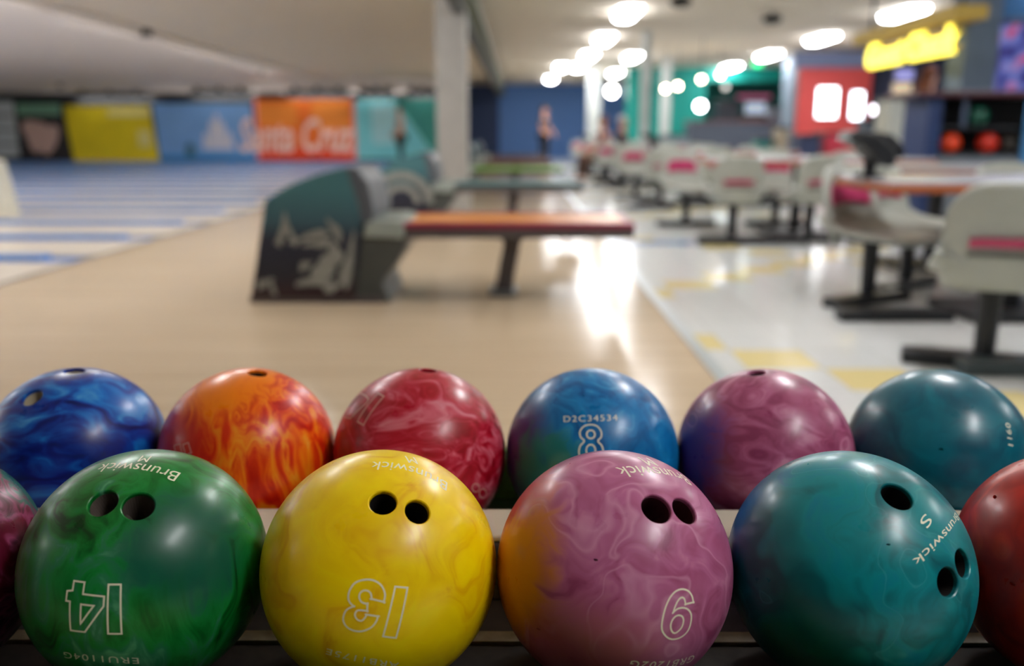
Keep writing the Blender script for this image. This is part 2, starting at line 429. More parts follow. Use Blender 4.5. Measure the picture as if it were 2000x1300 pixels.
# ------------------------------------------------------------------ ball returns
HOODG = mat('hood_dark_grey', srgb(70, 74, 72), .45)
HOODL = mat('hood_grey', srgb(84, 90, 98), .45)
NOSE = mat('nose_grey', srgb(150, 160, 154), .5)
RIM = mat('table_side_grey', srgb(84, 78, 80), .4)
def hood_panel_mat(seed, hi):
    # printed sea scene: teal at the top, dark navy below, pale blotches of foam
    m = bpy.data.materials.new('hood_print'); m.use_nodes = True; nt = m.node_tree; b = nt.nodes['Principled BSDF']; L = nt.links.new; N = nt.nodes.new
    tc = N('ShaderNodeTexCoord'); sp = N('ShaderNodeSeparateXYZ'); L(tc.outputs['Object'], sp.inputs[0])
    g = N('ShaderNodeValToRGB'); e = g.color_ramp.elements
    e[0].position = .16; e[0].color = srgb(34, 36, 48); e[1].position = .62; e[1].color = srgb(70, 118, 126)
    k = e.new(.36); k.color = srgb(38, 44, 62); k = e.new(.45); k.color = srgb(60, 92, 104)
    k = e.new(.05); k.color = srgb(48, 26, 34)
    L(sp.outputs[2], g.inputs[0]); L(g.outputs[0], b.inputs['Base Color']); b.inputs['Roughness'].default_value = .4
    return m
FOAM = mat('foam_print', srgb(140, 142, 136), .5, vary=.15, scale=20)
def ball_return(Y, top_col, rim_col, label, first):
    t = empty('ball_return', (0, Y, 0))
    prof = [(-1.47, .03), (-1.36, .56), (-1.30, .60), (-1.22, .645), (-1.08, .70), (-.94, .735), (-.90, .72), (-.845, .46), (-.85, .38), (-.90, .03)]
    D_ = .64
    bm = bmesh.new(); prism(bm, [(x + .01, z) for x, z in prof], .03, D_ - .03); finish('hood_core', bm, HOODG, t, bevel=.01)
    pm = hood_panel_mat(first, .7)
    bm = bmesh.new(); prism(bm, prof, 0, .03); hp = finish('side_panel', bm, pm, t, bevel=.006)
    # foam shapes printed on the panel
    bm = bmesh.new()
    if first:
        def blot(pts, d=.003): prism(bm, pts, -d, .001)
        blot([(-1.32, .33), (-1.28, .42), (-1.255, .51), (-1.24, .44), (-1.19, .33), (-1.215, .31), (-1.25, .40), (-1.29, .31)])
        rnd = random.Random(3)
        for (cx, cz, rx, rz, an) in ((-1.10, .13, .10, .035, .2), (-1.06, .20, .07, .05, .8), (-1.0, .26, .045, .07, -.3), (-1.12, .37, .11, .02, .25), (-1.08, .33, .08, .02, .15),
                                     (-.93, .19, .03, .12, -.25), (-.90, .30, .015, .09, -.1), (-1.39, .11, .05, .02, .5), (-1.345, .085, .012, .05, .2), (-.985, .40, .02, .07, .5), (-1.03, .09, .05, .03, 0), (-1.16, .21, .04, .02, .6)):
            q = []
            for i in range(18):
                a = i / 18 * 2 * math.pi; rr = 1 + .28 * math.sin(3 * a + cx * 30) + rnd.uniform(-.1, .1)
                u, v = rx * rr * math.cos(a), rz * rr * math.sin(a)
                q.append((cx + u * math.cos(an) - v * math.sin(an), cz + u * math.sin(an) + v * math.cos(an)))
            prism(bm, q, -.002 - rnd.random() * .001, .001)
    else:
        for (r0, r1) in ((.24, .31), (.13, .19)):
            a = [i / 20 * math.pi for i in range(21)]
            q = [(-1.13 + r1 * math.cos(s), .25 + r1 * math.sin(s)) for s in a] + [(-1.13 + r0 * math.cos(s), .25 + r0 * math.sin(s)) for s in reversed(a)]
            prism(bm, q, -.003, .001)
    finish('foam_artwork', bm, FOAM, hp)
    # grey throat beside the panel
    bm = bmesh.new(); prism(bm, [(-.935, .74), (-.86, .735), (-.80, .66), (-.77, .50), (-.79, .44), (-.845, .44), (-.86, .55)], .0, D_); finish('throat', bm, HOODL, t, bevel=.012)
    bm = bmesh.new(); prism(bm, [(-.91, .0), (-.70, .0), (-.74, .1), (-.73, .14), (-.66, .22), (-.615, .30), (-.60, .37), (-.85, .38)], .02, D_ - .02); finish('nose_skirt', bm, HOODG, t, bevel=.012)
    bm = bmesh.new(); prism(bm, [(-.84, .36), (-.62, .355), (-.60, .44), (-.66, .455), (-.82, .455)], .0, D_); finish('nose_deck', bm, NOSE, t, bevel=.015)
    # table: sides, coloured rims, centre strip
    finish('table_body', boxes((-.62, .64, .01, D_ - .01, .355, .41)), RIM, t, bevel=.012)
    rm = mat('rim_' + label[:9], rim_col, .4); tm = mat('top_' + label[:9], top_col, .35)
    finish('rim_rail', boxes((-.62, .64, 0, .07, .41, .443)), rm, t, bevel=.01)
    finish('rim_rail', boxes((-.62, .64, D_ - .07, D_, .41, .443)), rm, t, bevel=.01)
    finish('end_rail', boxes((.60, .64, .07, D_ - .07, .41, .443)), rm, t, bevel=.01)
    finish('centre_strip', boxes((-.60, .60, .07, D_ - .07, .41, .436)), tm, t)
    bm = bmesh.new(); prism(bm, [(-.135, .36), (.055, .36), (.02, .31), (-.03, .03), (-.13, .03), (-.075, .31)], D_ / 2 - .09, D_ / 2 + .09); finish('leg', bm, RIM, t, bevel=.012)
    finish('foot_plate', boxes((-.16, 0, D_ / 2 - .13, D_ / 2 + .13, 0, .03)), mat('foot_steel', srgb(120, 125, 128), .35, .5), t, bevel=.008)
    finish('base_plinth', boxes((-1.48, -.74, .01, D_ - .01, 0, .035)), RIM, t)
    tag(t, label, 'ball return', 'ball returns along the approach')
    return t
ball_return(4.72, srgb(212, 140, 60), srgb(140, 40, 66), 'nearest ball return, orange strip table and hood with white surf artwork', True)
ball_return(8.57, srgb(96, 136, 140), srgb(62, 92, 94), 'second ball return with teal table, hood with arched artwork', False)
ball_return(12.42, srgb(110, 165, 50), srgb(112, 160, 50), 'third ball return, bright green table', False)
ball_return(16.27, srgb(128, 112, 82), srgb(110, 52, 56), 'fourth ball return, olive table edged in maroon', False)
ball_return(20.12, srgb(110, 105, 120), srgb(84, 72, 70), 'fifth and farthest ball return, greyish table', False)

# ------------------------------------------------------------------ near ball rack under the balls
r = .108
def down(Zc, yoff, xoff=0):  # camera-space point to world
    return CO + CR @ Vector((xoff / F * Zc, -yoff / F * Zc, -Zc))
ZF, ZB = .8076, 1.098
fc = down(ZF, 457.6); bc = down(ZB, 235.7)
YF, HF, YBk, HB = fc.y, fc.z, bc.y, bc.z
print('rows', YF, HF, YBk, HB)
base = HF - r
baseB = HB - r
rk = empty('ball_rack', (0, YF, 0))
def ry(*b): return (b[0], b[1], b[2] - YF, b[3] - YF, b[4], b[5])
DECK = mat('deck_grey', srgb(92, 88, 96), .18, vary=.1, scale=30)
EDGE = mat('worn_edge', srgb(150, 136, 112), .5, vary=.25, scale=60)
CREAM = mat('divider_cream', srgb(208, 198, 180), .4)
TRACK = mat('track_green', srgb(36, 60, 30), .35)
X0, X1 = -1.1, .9
pe = YF + .045
dv0, dv1 = YF + .124, YBk - .106
finish('deck', boxes(ry(X0, X1, pe + .02, dv0 + .01, base - .004, base + .002)), DECK, rk)
finish('deck_edge', boxes(ry(X0, X1, pe, pe + .019, base - .012, base + .003)), EDGE, rk, bevel=.001)
finish('divider_base', boxes(ry(X0, X1, dv0, dv1, base + .002, HF - .036)), DECK, rk, bevel=.004)
finish('divider_top', boxes(ry(X0, X1, dv0 - .001, dv1 + .001, HF - .036, HF - .028)), CREAM, rk, bevel=.003)
finish('rear_track', boxes(ry(X0, X1, dv1 + .002, YBk + .11, base - .02, baseB - .001)), TRACK, rk)
finish('rear_rim', boxes(ry(X0, X1, YBk + .115, YBk + .16, base - .06, HB - .05)), mat('rim_green', srgb(84, 130, 44), .4), rk, bevel=.008)
DARKB = mat('rack_dark_brown', srgb(52, 44, 38), .7, vary=.2, scale=90)
finish('skirt_panel', boxes(ry(X0, X1, pe + .006, pe + .02, .08, base - .006)), DARKB, rk)
finish('front_track', boxes(ry(X0, X1, YF - .115, pe - .001, base - .02, base - .001)), DARKB, rk)
finish('front_rim', boxes(ry(X0, X1, YF - .165, YF - .118, base - .06, HF - .05)), MATS['rim_green'], rk, bevel=.008)
for x in (-.9, .75):
    finish('leg', boxes((x, x + .12, -.03, .28, 0, base - .02)), RIM, rk, bevel=.01)
tag(rk, 'grey and cream ball rack carrying both rows of bowling balls', 'ball rack')

# ------------------------------------------------------------------ bowling balls
def ball_mat(name, cols, patches=(), scale=5.0, warp=.6, rough=.33, stops=None, stretch=(1, 1, 1), veins=None, coat=.22, detail=3):
    m = bpy.data.materials.new(name); m.use_nodes = True; nt = m.node_tree; b = nt.nodes['Principled BSDF']; L = nt.links.new; N = nt.nodes.new
    tc = N('ShaderNodeTexCoord'); vs = N('ShaderNodeVectorMath'); vs.operation = 'SCALE'; vs.inputs['Scale'].default_value = 1 / r
    L(tc.outputs['Object'], vs.inputs[0])
    mp = N('ShaderNodeMapping'); mp.inputs['Scale'].default_value = stretch; mp.inputs['Location'].default_value = [hash(name + a) % 97 / 7.0 for a in 'xyz'] if False else [sum(map(ord, name)) % 17, sum(map(ord, name)) % 11, 3]
    L(vs.outputs[0], mp.inputs[0])
    n1 = N('ShaderNodeTexNoise'); n1.inputs['Scale'].default_value = 1.3; n1.inputs['Detail'].default_value = 2
    L(mp.outputs[0], n1.inputs['Vector'])
    sub = N('ShaderNodeVectorMath'); sub.operation = 'SUBTRACT'; sub.inputs[1].default_value = (.5, .5, .5); L(n1.outputs['Color'], sub.inputs[0])
    sc_ = N('ShaderNodeVectorMath'); sc_.operation = 'SCALE'; sc_.inputs['Scale'].default_value = warp * 4; L(sub.outputs[0], sc_.inputs[0])
    ad = N('ShaderNodeVectorMath'); ad.operation = 'ADD'; L(mp.outputs[0], ad.inputs[0]); L(sc_.outputs[0], ad.inputs[1])
    n2 = N('ShaderNodeTexNoise'); n2.inputs['Scale'].default_value = scale * .24; n2.inputs['Detail'].default_value = detail; n2.inputs['Roughness'].default_value = .55; n2.inputs['Distortion'].default_value = 1.9
    L(ad.outputs[0], n2.inputs['Vector'])
    rp = N('ShaderNodeValToRGB'); el = rp.color_ramp.elements
    st = stops or [.34 + .32 * i / (len(cols) - 1) for i in range(len(cols))]
    el[0].position = st[0]; el[0].color = srgb(*cols[0]); el[1].position = st[-1]; el[1].color = srgb(*cols[-1])
    for p_, c in zip(st[1:-1], cols[1:-1]):
        e = el.new(p_); e.color = srgb(*c)
    L(n2.outputs['Fac'], rp.inputs[0]); c = rp.outputs[0]
    def mixc(fac, a, colr, amt=1.0):
        mx = N('ShaderNodeMix'); mx.data_type = 'RGBA'
        mu = N('ShaderNodeMath'); mu.operation = 'MULTIPLY'; mu.inputs[1].default_value = amt; L(fac, mu.inputs[0]); L(mu.outputs[0], mx.inputs[0])
        L(a, mx.inputs[6]); mx.inputs[7].default_value = srgb(*colr); return mx.outputs[2]
    if veins:   # thin wispy lines: narrow band of a warped noise
        n3 = N('ShaderNodeTexNoise'); n3.inputs['Scale'].default_value = veins[1]; n3.inputs['Detail'].default_value = 1.5; n3.inputs['Distortion'].default_value = 1.0
        L(ad.outputs[0], n3.inputs['Vector'])
        s_ = N('ShaderNodeMath'); s_.operation = 'SUBTRACT'; s_.inputs[1].default_value = .5; L(n3.outputs['Fac'], s_.inputs[0])
        a_ = N('ShaderNodeMath'); a_.operation = 'ABSOLUTE'; L(s_.outputs[0], a_.inputs[0])
        mr = N('ShaderNodeMapRange'); mr.inputs[1].default_value = 0; mr.inputs[2].default_value = veins[2]; mr.inputs[3].default_value = 1; mr.inputs[4].default_value = 0
        L(a_.outputs[0], mr.inputs[0]); c = mixc(mr.outputs[0], c, veins[0], veins[3])
    for (d, colr, lo, hi) in patches:
        dn = N('ShaderNodeVectorMath'); dn.operation = 'DOT_PRODUCT'; dn.inputs[1].default_value = Vector(d).normalized()
        nv = N('ShaderNodeVectorMath'); nv.operation = 'NORMALIZE'; L(tc.outputs['Object'], nv.inputs[0]); L(nv.outputs[0], dn.inputs[0])
        an = N('ShaderNodeMath'); an.operation = 'MULTIPLY_ADD'; an.inputs[1].default_value = .35; an.inputs[2].default_value = -.175; L(n2.outputs['Fac'], an.inputs[0])
        sm = N('ShaderNodeMath'); sm.operation = 'ADD'; L(dn.outputs['Value'], sm.inputs[0]); L(an.outputs[0], sm.inputs[1])
        mr = N('ShaderNodeMapRange'); mr.interpolation_type = 'SMOOTHSTEP'; mr.inputs[1].default_value = lo; mr.inputs[2].default_value = hi
        L(sm.outputs[0], mr.inputs[0]); c = mixc(mr.outputs[0], c, colr)
    # faint scuffs
    n4 = N('ShaderNodeTexNoise'); n4.inputs['Scale'].default_value = 14; n4.inputs['Detail'].default_value = 2; L(vs.outputs[0], n4.inputs['Vector'])
    mr = N('ShaderNodeMapRange'); mr.inputs[1].default_value = .80; mr.inputs[2].default_value = .86; L(n4.outputs['Fac'], mr.inputs[0])
    c = mixc(mr.outputs[0], c, tuple(int(v * .6) for v in cols[0]), .3)
    L(c, b.inputs['Base Color'])
    rr = N('ShaderNodeMapRange'); rr.inputs[1].default_value = .3; rr.inputs[2].default_value = .7; rr.inputs[3].default_value = rough - .07; rr.inputs[4].default_value = rough + .09
    n5 = N('ShaderNodeTexNoise'); n5.inputs['Scale'].default_value = 3; n5.inputs['Detail'].default_value = 5; L(vs.outputs[0], n5.inputs['Vector']); L(n5.outputs['Fac'], rr.inputs[0])
    L(rr.outputs[0], b.inputs['Roughness'])
    b.inputs['Coat Weight'].default_value = coat; b.inputs['Coat Roughness'].default_value = .2
    b.inputs['Specular IOR Level'].default_value = .32
    return m
LETTER = mat('letter_cream', srgb(235, 230, 205), .5, vary=.05)
HOLE = mat('hole_liner', srgb(96, 84, 76), .6)
HOLED = mat('hole_dark', srgb(34, 28, 26), .6)
def hit(c, px, py):
    d = ray(px, py); oc = CO - c; b_ = oc.dot(d); q = b_ * b_ - (oc.length_squared - r * r)
    if q < 0:   # just past the limb: use the tangent point
        return ((CO + d * (-b_)) - c).normalized()
    return ((CO + d * (-b_ - math.sqrt(q))) - c).normalized()
def make_ball(c, m, label, holes=(), texts=(), liner=None, chips=(), group=None):
    bm = bmesh.new(); bmesh.ops.create_icosphere(bm, subdivisions=6 if c.y < YF + .1 else 5, radius=r)
    me = bpy.data.meshes.new('bowling_ball'); bm.to_mesh(me); bm.free(); me.materials.append(m)
    o = bpy.data.objects.new('bowling_ball', me); COL.objects.link(o); o.location = c
    hl = [(hit(c, px, py), rad / 1000, False) for px, py, rad in holes] + [(hit(c, px, py), rad / 1000, True) for px, py, rad in chips]
    if hl:
        bm = bmesh.new()
        for n, rad, chip in hl:
            q = n.to_track_quat('Z', 'Y').to_matrix()
            S = 40
            zr = math.sqrt(r * r - (rad + .0012) ** 2)
            prof = [(-.07 if not chip else -.0015, rad), (zr - r - .0016, rad), (zr - r - .0006, rad + .0003), (zr - r + .0002, rad + .0014), (.02, rad + .0214)] if not chip else [(-.0022, rad * .5), (zr - r + .0004, rad), (.02, rad * 2)]
            rings = [[bm.verts.new(q @ Vector((rr * math.cos(2 * math.pi * k / S), rr * math.sin(2 * math.pi * k / S) * (.5 if chip else 1), r + z_))) for k in range(S)] for z_, rr in prof]
            for a, b_ in zip(rings, rings[1:]):
                for k in range(S): bm.faces.new((a[k], a[(k+1) % S], b_[(k+1) % S], b_[k]))
            bm.faces.new(rings[0][::-1]); bm.faces.new(rings[-1])
        bmesh.ops.recalc_face_normals(bm, faces=bm.faces)
        cm = bpy.data.meshes.new('cut'); bm.to_mesh(cm); bm.free()
        co = bpy.data.objects.new('cut', cm); COL.objects.link(co); co.location = c
        md = o.modifiers.new('b', 'BOOLEAN'); md.operation = 'DIFFERENCE'; md.object = co; md.solver = 'EXACT'; md.use_self = True
        dg = bpy.context.evaluated_depsgraph_get(); dg.update()
        nm = bpy.data.meshes.new_from_object(o.evaluated_get(dg)); o.modifiers.clear(); o.data = nm
        nm.materials.clear(); nm.materials.append(m)
        bpy.data.objects.remove(co); me = nm
    me.shade_smooth()
    nrm = []
    vr = [abs(v.co.length - r) < 1.2e-4 for v in me.vertices]
    for p in me.polygons:
        s = all(vr[i] for i in p.vertices)
        for i in p.vertices:
            nrm.append(me.vertices[i].co.normalized() if s else p.normal.copy())
    me.normals_split_custom_set(nrm)
    for n, rad, chip in hl:
        if chip: continue
        q = n.to_track_quat('Z', 'Y').to_matrix(); bm = bmesh.new(); S = 32
        zr = math.sqrt(r * r - rad * rad)
        rings = [[bm.verts.new(q @ Vector((rad * .97 * math.cos(2 * math.pi * k / S), rad * .97 * math.sin(2 * math.pi * k / S), z_))) for k in range(S)] for z_ in (r - .068, zr - .004)]
        for k in range(S): bm.faces.new((rings[0][k], rings[0][(k+1) % S], rings[1][(k+1) % S], rings[1][k]))
        bm.faces.new(rings[0])
        finish('finger_hole', bm, liner or HOLE, o, smooth=False)
    for (name, s, S_, E_, M0, B_, T_, outline) in texts:
        s0, e0, m0, b0, t0 = (hit(c, *p) for p in (S_, E_, M0, B_, T_))
        def geo(a, b): return a.angle(b) * r
        W = geo(s0, e0); H = geo(b0, t0)
        cdir = (s0 + e0).normalized()
        ex = (e0 - s0); ex = (ex - cdir * ex.dot(cdir)).normalized(); ey = cdir.cross(ex)
        def toang(n):  # log map around cdir
            a = n.angle(cdir); tv = (n - cdir * n.dot(cdir)); tv = tv.normalized() if tv.length > 1e-9 else tv
            return Vector((tv.dot(ex), tv.dot(ey))) * a * r
        bend = toang(m0).y
        up = toang(t0) - toang(b0); slant = up.x / up.y if abs(up.y) > 1e-6 else 0
        if not outline: slant = 0
        tm = text_mesh(s, .02, fill=not outline, bevel=(.00055 / 1.0) if outline else 0, res=8 if outline else 4, space=1.15 if len(s) > 2 and s != 'Brunswick' else 1.0)
        if name == 'size_letter' : pass
        xs = [v.co.x for v in tm.vertices]; ysv = [v.co.y for v in tm.vertices]
        x0, x1, y0, y1 = min(xs), max(xs), min(ysv), max(ysv)
        for v in tm.vertices:
            v.co = Vector(((v.co.x - (x0 + x1) / 2) / (x1 - x0) * W, (v.co.y - (y0 + y1) / 2) / (y1 - y0) * H, 0))
        bt = bmesh.new(); bt.from_mesh(tm)
        for _ in range(4):
            le = [e for e in bt.edges if e.calc_length() > .0022]
            if not le: break
            bmesh.ops.subdivide_edges(bt, edges=le, cuts=1); bmesh.ops.triangulate(bt, faces=bt.faces[:])
        bt.to_mesh(tm); bt.free()
        for v in tm.vertices:
            u = v.co.x; vv = v.co.y
            tt = 2 * u / W
            X = u + vv * slant; Yv = vv + bend * (1 - tt * tt)
            a = math.hypot(X, Yv) / r
            dvv = (ex * X + ey * Yv).normalized() if a > 1e-9 else ex
            n = cdir * math.cos(a) + dvv * math.sin(a)
            lift = .00012 if not outline else v.co.z * .25 + .0001
            v.co = n * (r + lift)
        tm.materials.clear(); tm.materials.append(LETTER)
        to = bpy.data.objects.new(name, tm); COL.objects.link(to); to.parent = o
    tag(o, label, 'bowling ball', group)
    return o
def ribbon(name, c, contours, parent, width=.0015, m=None):
    bm = bmesh.new()
    for pts, smooth in contours:
        if smooth:   # Catmull-Rom through the points
            q = []; n = len(pts)
            for i in range(n):
                p0, p1, p2, p3 = (Vector(pts[(i + d) % n]) for d in (-1, 0, 1, 2))
                for k in range(6):
                    t = k / 6; q.append(.5 * ((2 * p1) + (p2 - p0) * t + (2 * p0 - 5 * p1 + 4 * p2 - p3) * t * t + (3 * p1 - p0 - 3 * p2 + p3) * t ** 3))
            pts = q
        ds = [hit(c, p[0], p[1]) for p in pts]; n = len(ds); L_ = []; R_ = []; corner = []
        dense = []
        for i in range(n):
            a, b_ = ds[i], ds[(i + 1) % n]; k_ = max(1, int(a.angle(b_, 0) * r / .002))
            for k in range(k_): dense.append(a.lerp(b_, k / k_).normalized())
        dense = [p for i, p in enumerate(dense) if (p - dense[i - 1]).length > 1e-5]; n = len(dense)
        for i in range(n):
            p = dense[i]; a = dense[i - 1]; b_ = dense[(i + 1) % n]
            t1 = (p - a).normalized(); t2 = (b_ - p).normalized(); tt = (t1 + t2)
            tt = tt.normalized() if tt.length > 1e-4 else t2
            s_ = p.cross(tt).normalized(); ms = 1 / max(.5, abs(tt.dot(t1)))
            for lst, sg in ((L_, 1), (R_, -1)):
                lst.append(bm.verts.new((p + s_ * sg * width / 2 * ms / r).normalized() * (r + .00018)))
        for i in range(n):
            j = (i + 1) % n; bm.faces.new((L_[i], L_[j], R_[j], R_[i]))
    o = finish(name, bm, m or LETTER, parent)
    for p in o.data.polygons: pass
    return o
def Z(pts, sc_, ox, oy): return [(ox + x / sc_, oy + y / sc_) for x, y in pts]
def ell(cx, cy, rx, ry_, n=10): return [(cx + rx * math.cos(2 * math.pi * k / n), cy + ry_ * math.sin(2 * math.pi * k / n)) for k in range(n)]
FADED = mat('letter_faded', srgb(205, 150, 140), .5)
def V(c, px, py): return hit(c, px, py)
FR = [Vector((fc.x - .0122 + (i - 1.5) * .2162 - .002, YF, HF)) for i in range(-1, 5)]   # purple, green, yellow, pink, teal, red
BR = [Vector((bc.x - .0087 + (i - 2.5) * .2164 + .001, YBk, HB)) for i in range(6)]
def T(name, s, S_, E_, h=None, M0=None, outline=False, B_=None, T_=None):
    M0 = M0 or ((S_[0] + E_[0]) / 2, (S_[1] + E_[1]) / 2)
    if B_ is None:
        dx, dy = E_[0] - S_[0], E_[1] - S_[1]; l = math.hypot(dx, dy); ux, uy = dy / l, -dx / l
        B_ = (M0[0] - ux * h / 2, M0[1] - uy * h / 2); T_ = (M0[0] + ux * h / 2, M0[1] + uy * h / 2)
    return (name, s, S_, E_, M0, B_, T_, outline)
gF, gB = 'bowling balls in the front row', 'bowling balls in the back row'
c = FR[0]
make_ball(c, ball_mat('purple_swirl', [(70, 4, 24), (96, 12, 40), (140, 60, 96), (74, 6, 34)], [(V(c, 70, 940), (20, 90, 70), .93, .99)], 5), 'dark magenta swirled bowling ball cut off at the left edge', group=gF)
c = FR[1]
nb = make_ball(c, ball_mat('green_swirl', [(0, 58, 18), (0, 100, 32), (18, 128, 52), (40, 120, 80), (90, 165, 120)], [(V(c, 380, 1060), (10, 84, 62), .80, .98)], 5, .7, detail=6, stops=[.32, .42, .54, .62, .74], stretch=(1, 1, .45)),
          'green marbled bowling ball with an upside-down 14 and two grey finger holes', [(200, 981, 12.3), (270, 987, 12.8)],
          [T('brand_lettering', 'Brunswick', (347, 931), (192, 914), 17, (268, 913)),
           T('size_letter', 'M', (292, 896), (273, 895), 11), T('serial_lettering', 'ERU1104G', (271, 1290), (125, 1278), 12, (198, 1286))], HOLE, group=gF)
ribbon('number', c, [(Z([(445,966),(495,966),(498,1167),(443,1167)], 2.096, 0, 680), 0), (Z([(304,951),(347,957),(340,1005),(427,1015),(424,1055),(348,1160),(290,1153),(287,1035),(271,1032),(276,992),(298,990)], 2.096, 0, 680), 0),
    (Z([(332,1047),(384,1053),(330,1127)], 2.096, 0, 680), 0)], nb)
c = FR[2]
nb = make_ball(c, ball_mat('yellow_pearl', [(226, 160, 0), (244, 204, 0), (250, 216, 0), (250, 230, 10)], (), 3, .5, stops=[.28, .44, .6, .75]),
          'bright yellow bowling ball with an upside-down 13', [(748, 980, 11.4), (816, 998, 10.9)],
          [T('brand_lettering', 'Brunswick', (873, 950), (725, 909), 16, (797, 916)),
           T('size_letter', 'M', (813, 899), (794, 896), 11), T('serial_lettering', 'ARB1175E', (778, 1299), (637, 1271), 12, (706, 1287))], HOLED, group=gF)
ribbon('number', c, [(Z([(612,975),(662,979),(615,1184),(562,1178)], 2.096, 480, 680), 0),
    (Z([(565,1037),(565,1037),(570,1005),(555,970),(525,950),(490,946),(450,958),(428,985),(420,1015),(425,1037),(442,1055),(442,1055),(415,1068),(402,1090),(400,1115),(415,1140),(445,1155),(480,1156),(515,1140),(535,1115),(541,1096),(541,1096),(495,1089),(495,1089),(487,1103),(474,1114),(458,1110),(448,1095),(450,1080),(462,1071),(497,1074),(497,1074),(498,1045),(498,1045),(475,1038),(465,1020),(468,1002),(482,991),(500,992),(512,1004),(515,1025),(515,1025)], 2.096, 480, 680), 1)], nb)
c = FR[3]
nb = make_ball(c, ball_mat('pink_pearl', [(142, 62, 100), (164, 84, 122), (176, 98, 138), (190, 118, 152)],
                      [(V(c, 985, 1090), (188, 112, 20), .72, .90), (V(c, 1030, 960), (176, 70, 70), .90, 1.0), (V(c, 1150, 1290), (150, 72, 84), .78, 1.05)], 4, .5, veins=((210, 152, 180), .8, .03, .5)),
          'mauve pink front bowling ball with an orange side and a numeral like 6', [(1283, 992, 13.2), (1338, 996, 12.2)],
          [T('brand_lettering', 'Brunswick', (1344, 938), (1208, 922), 16, (1278, 920)),
           T('size_letter', 'M', (1275, 901), (1256, 900), 11), T('serial_lettering', 'GRB1202G', (1355, 1284), (1230, 1296), 12, (1300, 1297))], mat('hole_maroon', srgb(84, 40, 46), .6),
          chips=[(1163, 1093, 2.2), (1052, 1228, 2.6)], group=gF)
ribbon('number', c, [(Z([(1130,490),(1130,490),(1113,410),(1065,347),(990,325),(915,347),(850,410),(800,500),(765,600),(740,710),(730,800),(745,870),(800,935),(870,960),(960,940),(1040,880),(1085,800),(1105,700),(1098,630),(1060,580),(1000,560),(930,575),(875,620),(875,620),(895,560),(925,490),(960,442),(990,430),(1018,450),(1032,515),(1032,515)], 6.5, 1180, 1100), 1),
    (Z([(950,655),(995,678),(1005,740),(975,820),(905,880),(862,862),(843,800),(858,730),(898,675)], 6.5, 1180, 1100), 1)], nb)
c = FR[4]
make_ball(c, ball_mat('teal_pearl', [(0, 88, 96), (0, 112, 120), (0, 130, 136), (0, 122, 142)],
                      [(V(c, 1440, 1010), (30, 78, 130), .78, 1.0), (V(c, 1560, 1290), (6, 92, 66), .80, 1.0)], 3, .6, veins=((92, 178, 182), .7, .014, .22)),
          'teal front bowling ball with slanted brand lettering between three holes', [(1753, 968, 13.4), (1853, 1137, 11.8), (1882, 1100, 11.8)],
          [T('brand_lettering', 'Brunswick', (1869, 1006), (1786, 1100), 16, (1829, 1060)), T('size_letter', 'S', (1814, 1009), (1803, 1026), 21)], HOLED, chips=[(1735, 1063, 1.8)], group=gF)
c = FR[5]
make_ball(c, ball_mat('red_dark', [(150, 12, 8), (182, 28, 12), (200, 46, 16)], [(V(c, 2000, 890), (190, 60, 26), .86, 1.0)], 3), 'dark red-orange bowling ball cut off at the right edge', chips=[(1943, 970, 3.4), (1978, 1140, 3)], group=gF)
c = BR[0]
make_ball(c, ball_mat('blue_swirl', [(2, 16, 84), (2, 30, 124), (4, 66, 160), (14, 112, 196), (90, 165, 214)], (), 3.6, .6, stops=[.34, .43, .51, .60, .74], stretch=(.6, 1, 1.3), detail=6),
          'deep blue swirled bowling ball at the left end of the back row', [(62, 775, 12), (145, 723, 12)], (), mat('hole_tan', srgb(190, 178, 150), .6), group=gB)
c = BR[1]
nb = make_ball(c, ball_mat('orange_swirl', [(186, 18, 4), (214, 46, 4), (234, 98, 8), (240, 140, 20), (238, 170, 80)], [(V(c, 330, 900), (186, 34, 16), .72, 1.0), (V(c, 440, 740), (242, 128, 10), .74, 1.0)], 6, .5, detail=6, stops=[.36, .48, .56, .64, .76], stretch=(1.6, 1, .45)),
          'orange and red marbled bowling ball in the back row', [(503, 727, 12)], (), HOLED, group=gB)
ribbon('number', c, [([(340,870),(352,866),(356,886),(346,890)], 0), ([(357,868),(368,864),(374,884),(363,888)], 0)], nb, .0012, FADED)
c = BR[2]
nb = make_ball(c, ball_mat('red_swirl', [(142, 4, 22), (164, 10, 34), (184, 40, 64), (204, 100, 118), (212, 140, 150)], (), 6, .5, detail=6, stops=[.38, .47, .55, .64, .76], stretch=(.7, 1, 1.3)),
          'crimson swirled bowling ball in the back row with a tilted 14', [(836, 722, 11)],
          (), HOLED, group=gB)
ribbon('number', c, [([(739,768),(750,774),(710,830),(698,823)], 0), ([(704,768),(716,774),(720,780),(716,787),(685,817),(673,815),(672,803),(688,781)], 0)], nb, .0018, FADED)
ribbon('serial_lettering', c, [(ell(929, 952, 7, 8), 1), (ell(943, 963, 7, 9), 1)], nb, .0015, FADED)
c = BR[3]
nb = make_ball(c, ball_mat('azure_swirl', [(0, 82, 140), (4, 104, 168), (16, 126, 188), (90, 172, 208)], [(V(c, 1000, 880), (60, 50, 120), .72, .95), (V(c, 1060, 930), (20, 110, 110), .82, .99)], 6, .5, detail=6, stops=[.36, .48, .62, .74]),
          'azure blue bowling ball in the back row with an upright 8', (), [T('serial_lettering', 'D2C34534', (1101, 818), (1206, 815), 12)], chips=[(1140, 773, 2)], group=gB)
ribbon('number', c, [([(1154,829),(1166,832),(1174,842),(1174,853),(1168,861),(1176,871),(1178,885),(1172,898),(1154,905),(1138,898),(1131,885),(1133,871),(1141,861),(1134,853),(1133,842),(1141,832)], 1), (ell(1154, 848, 8, 8), 1), (ell(1154, 879, 9, 11), 1)], nb, .0017)
c = BR[4]
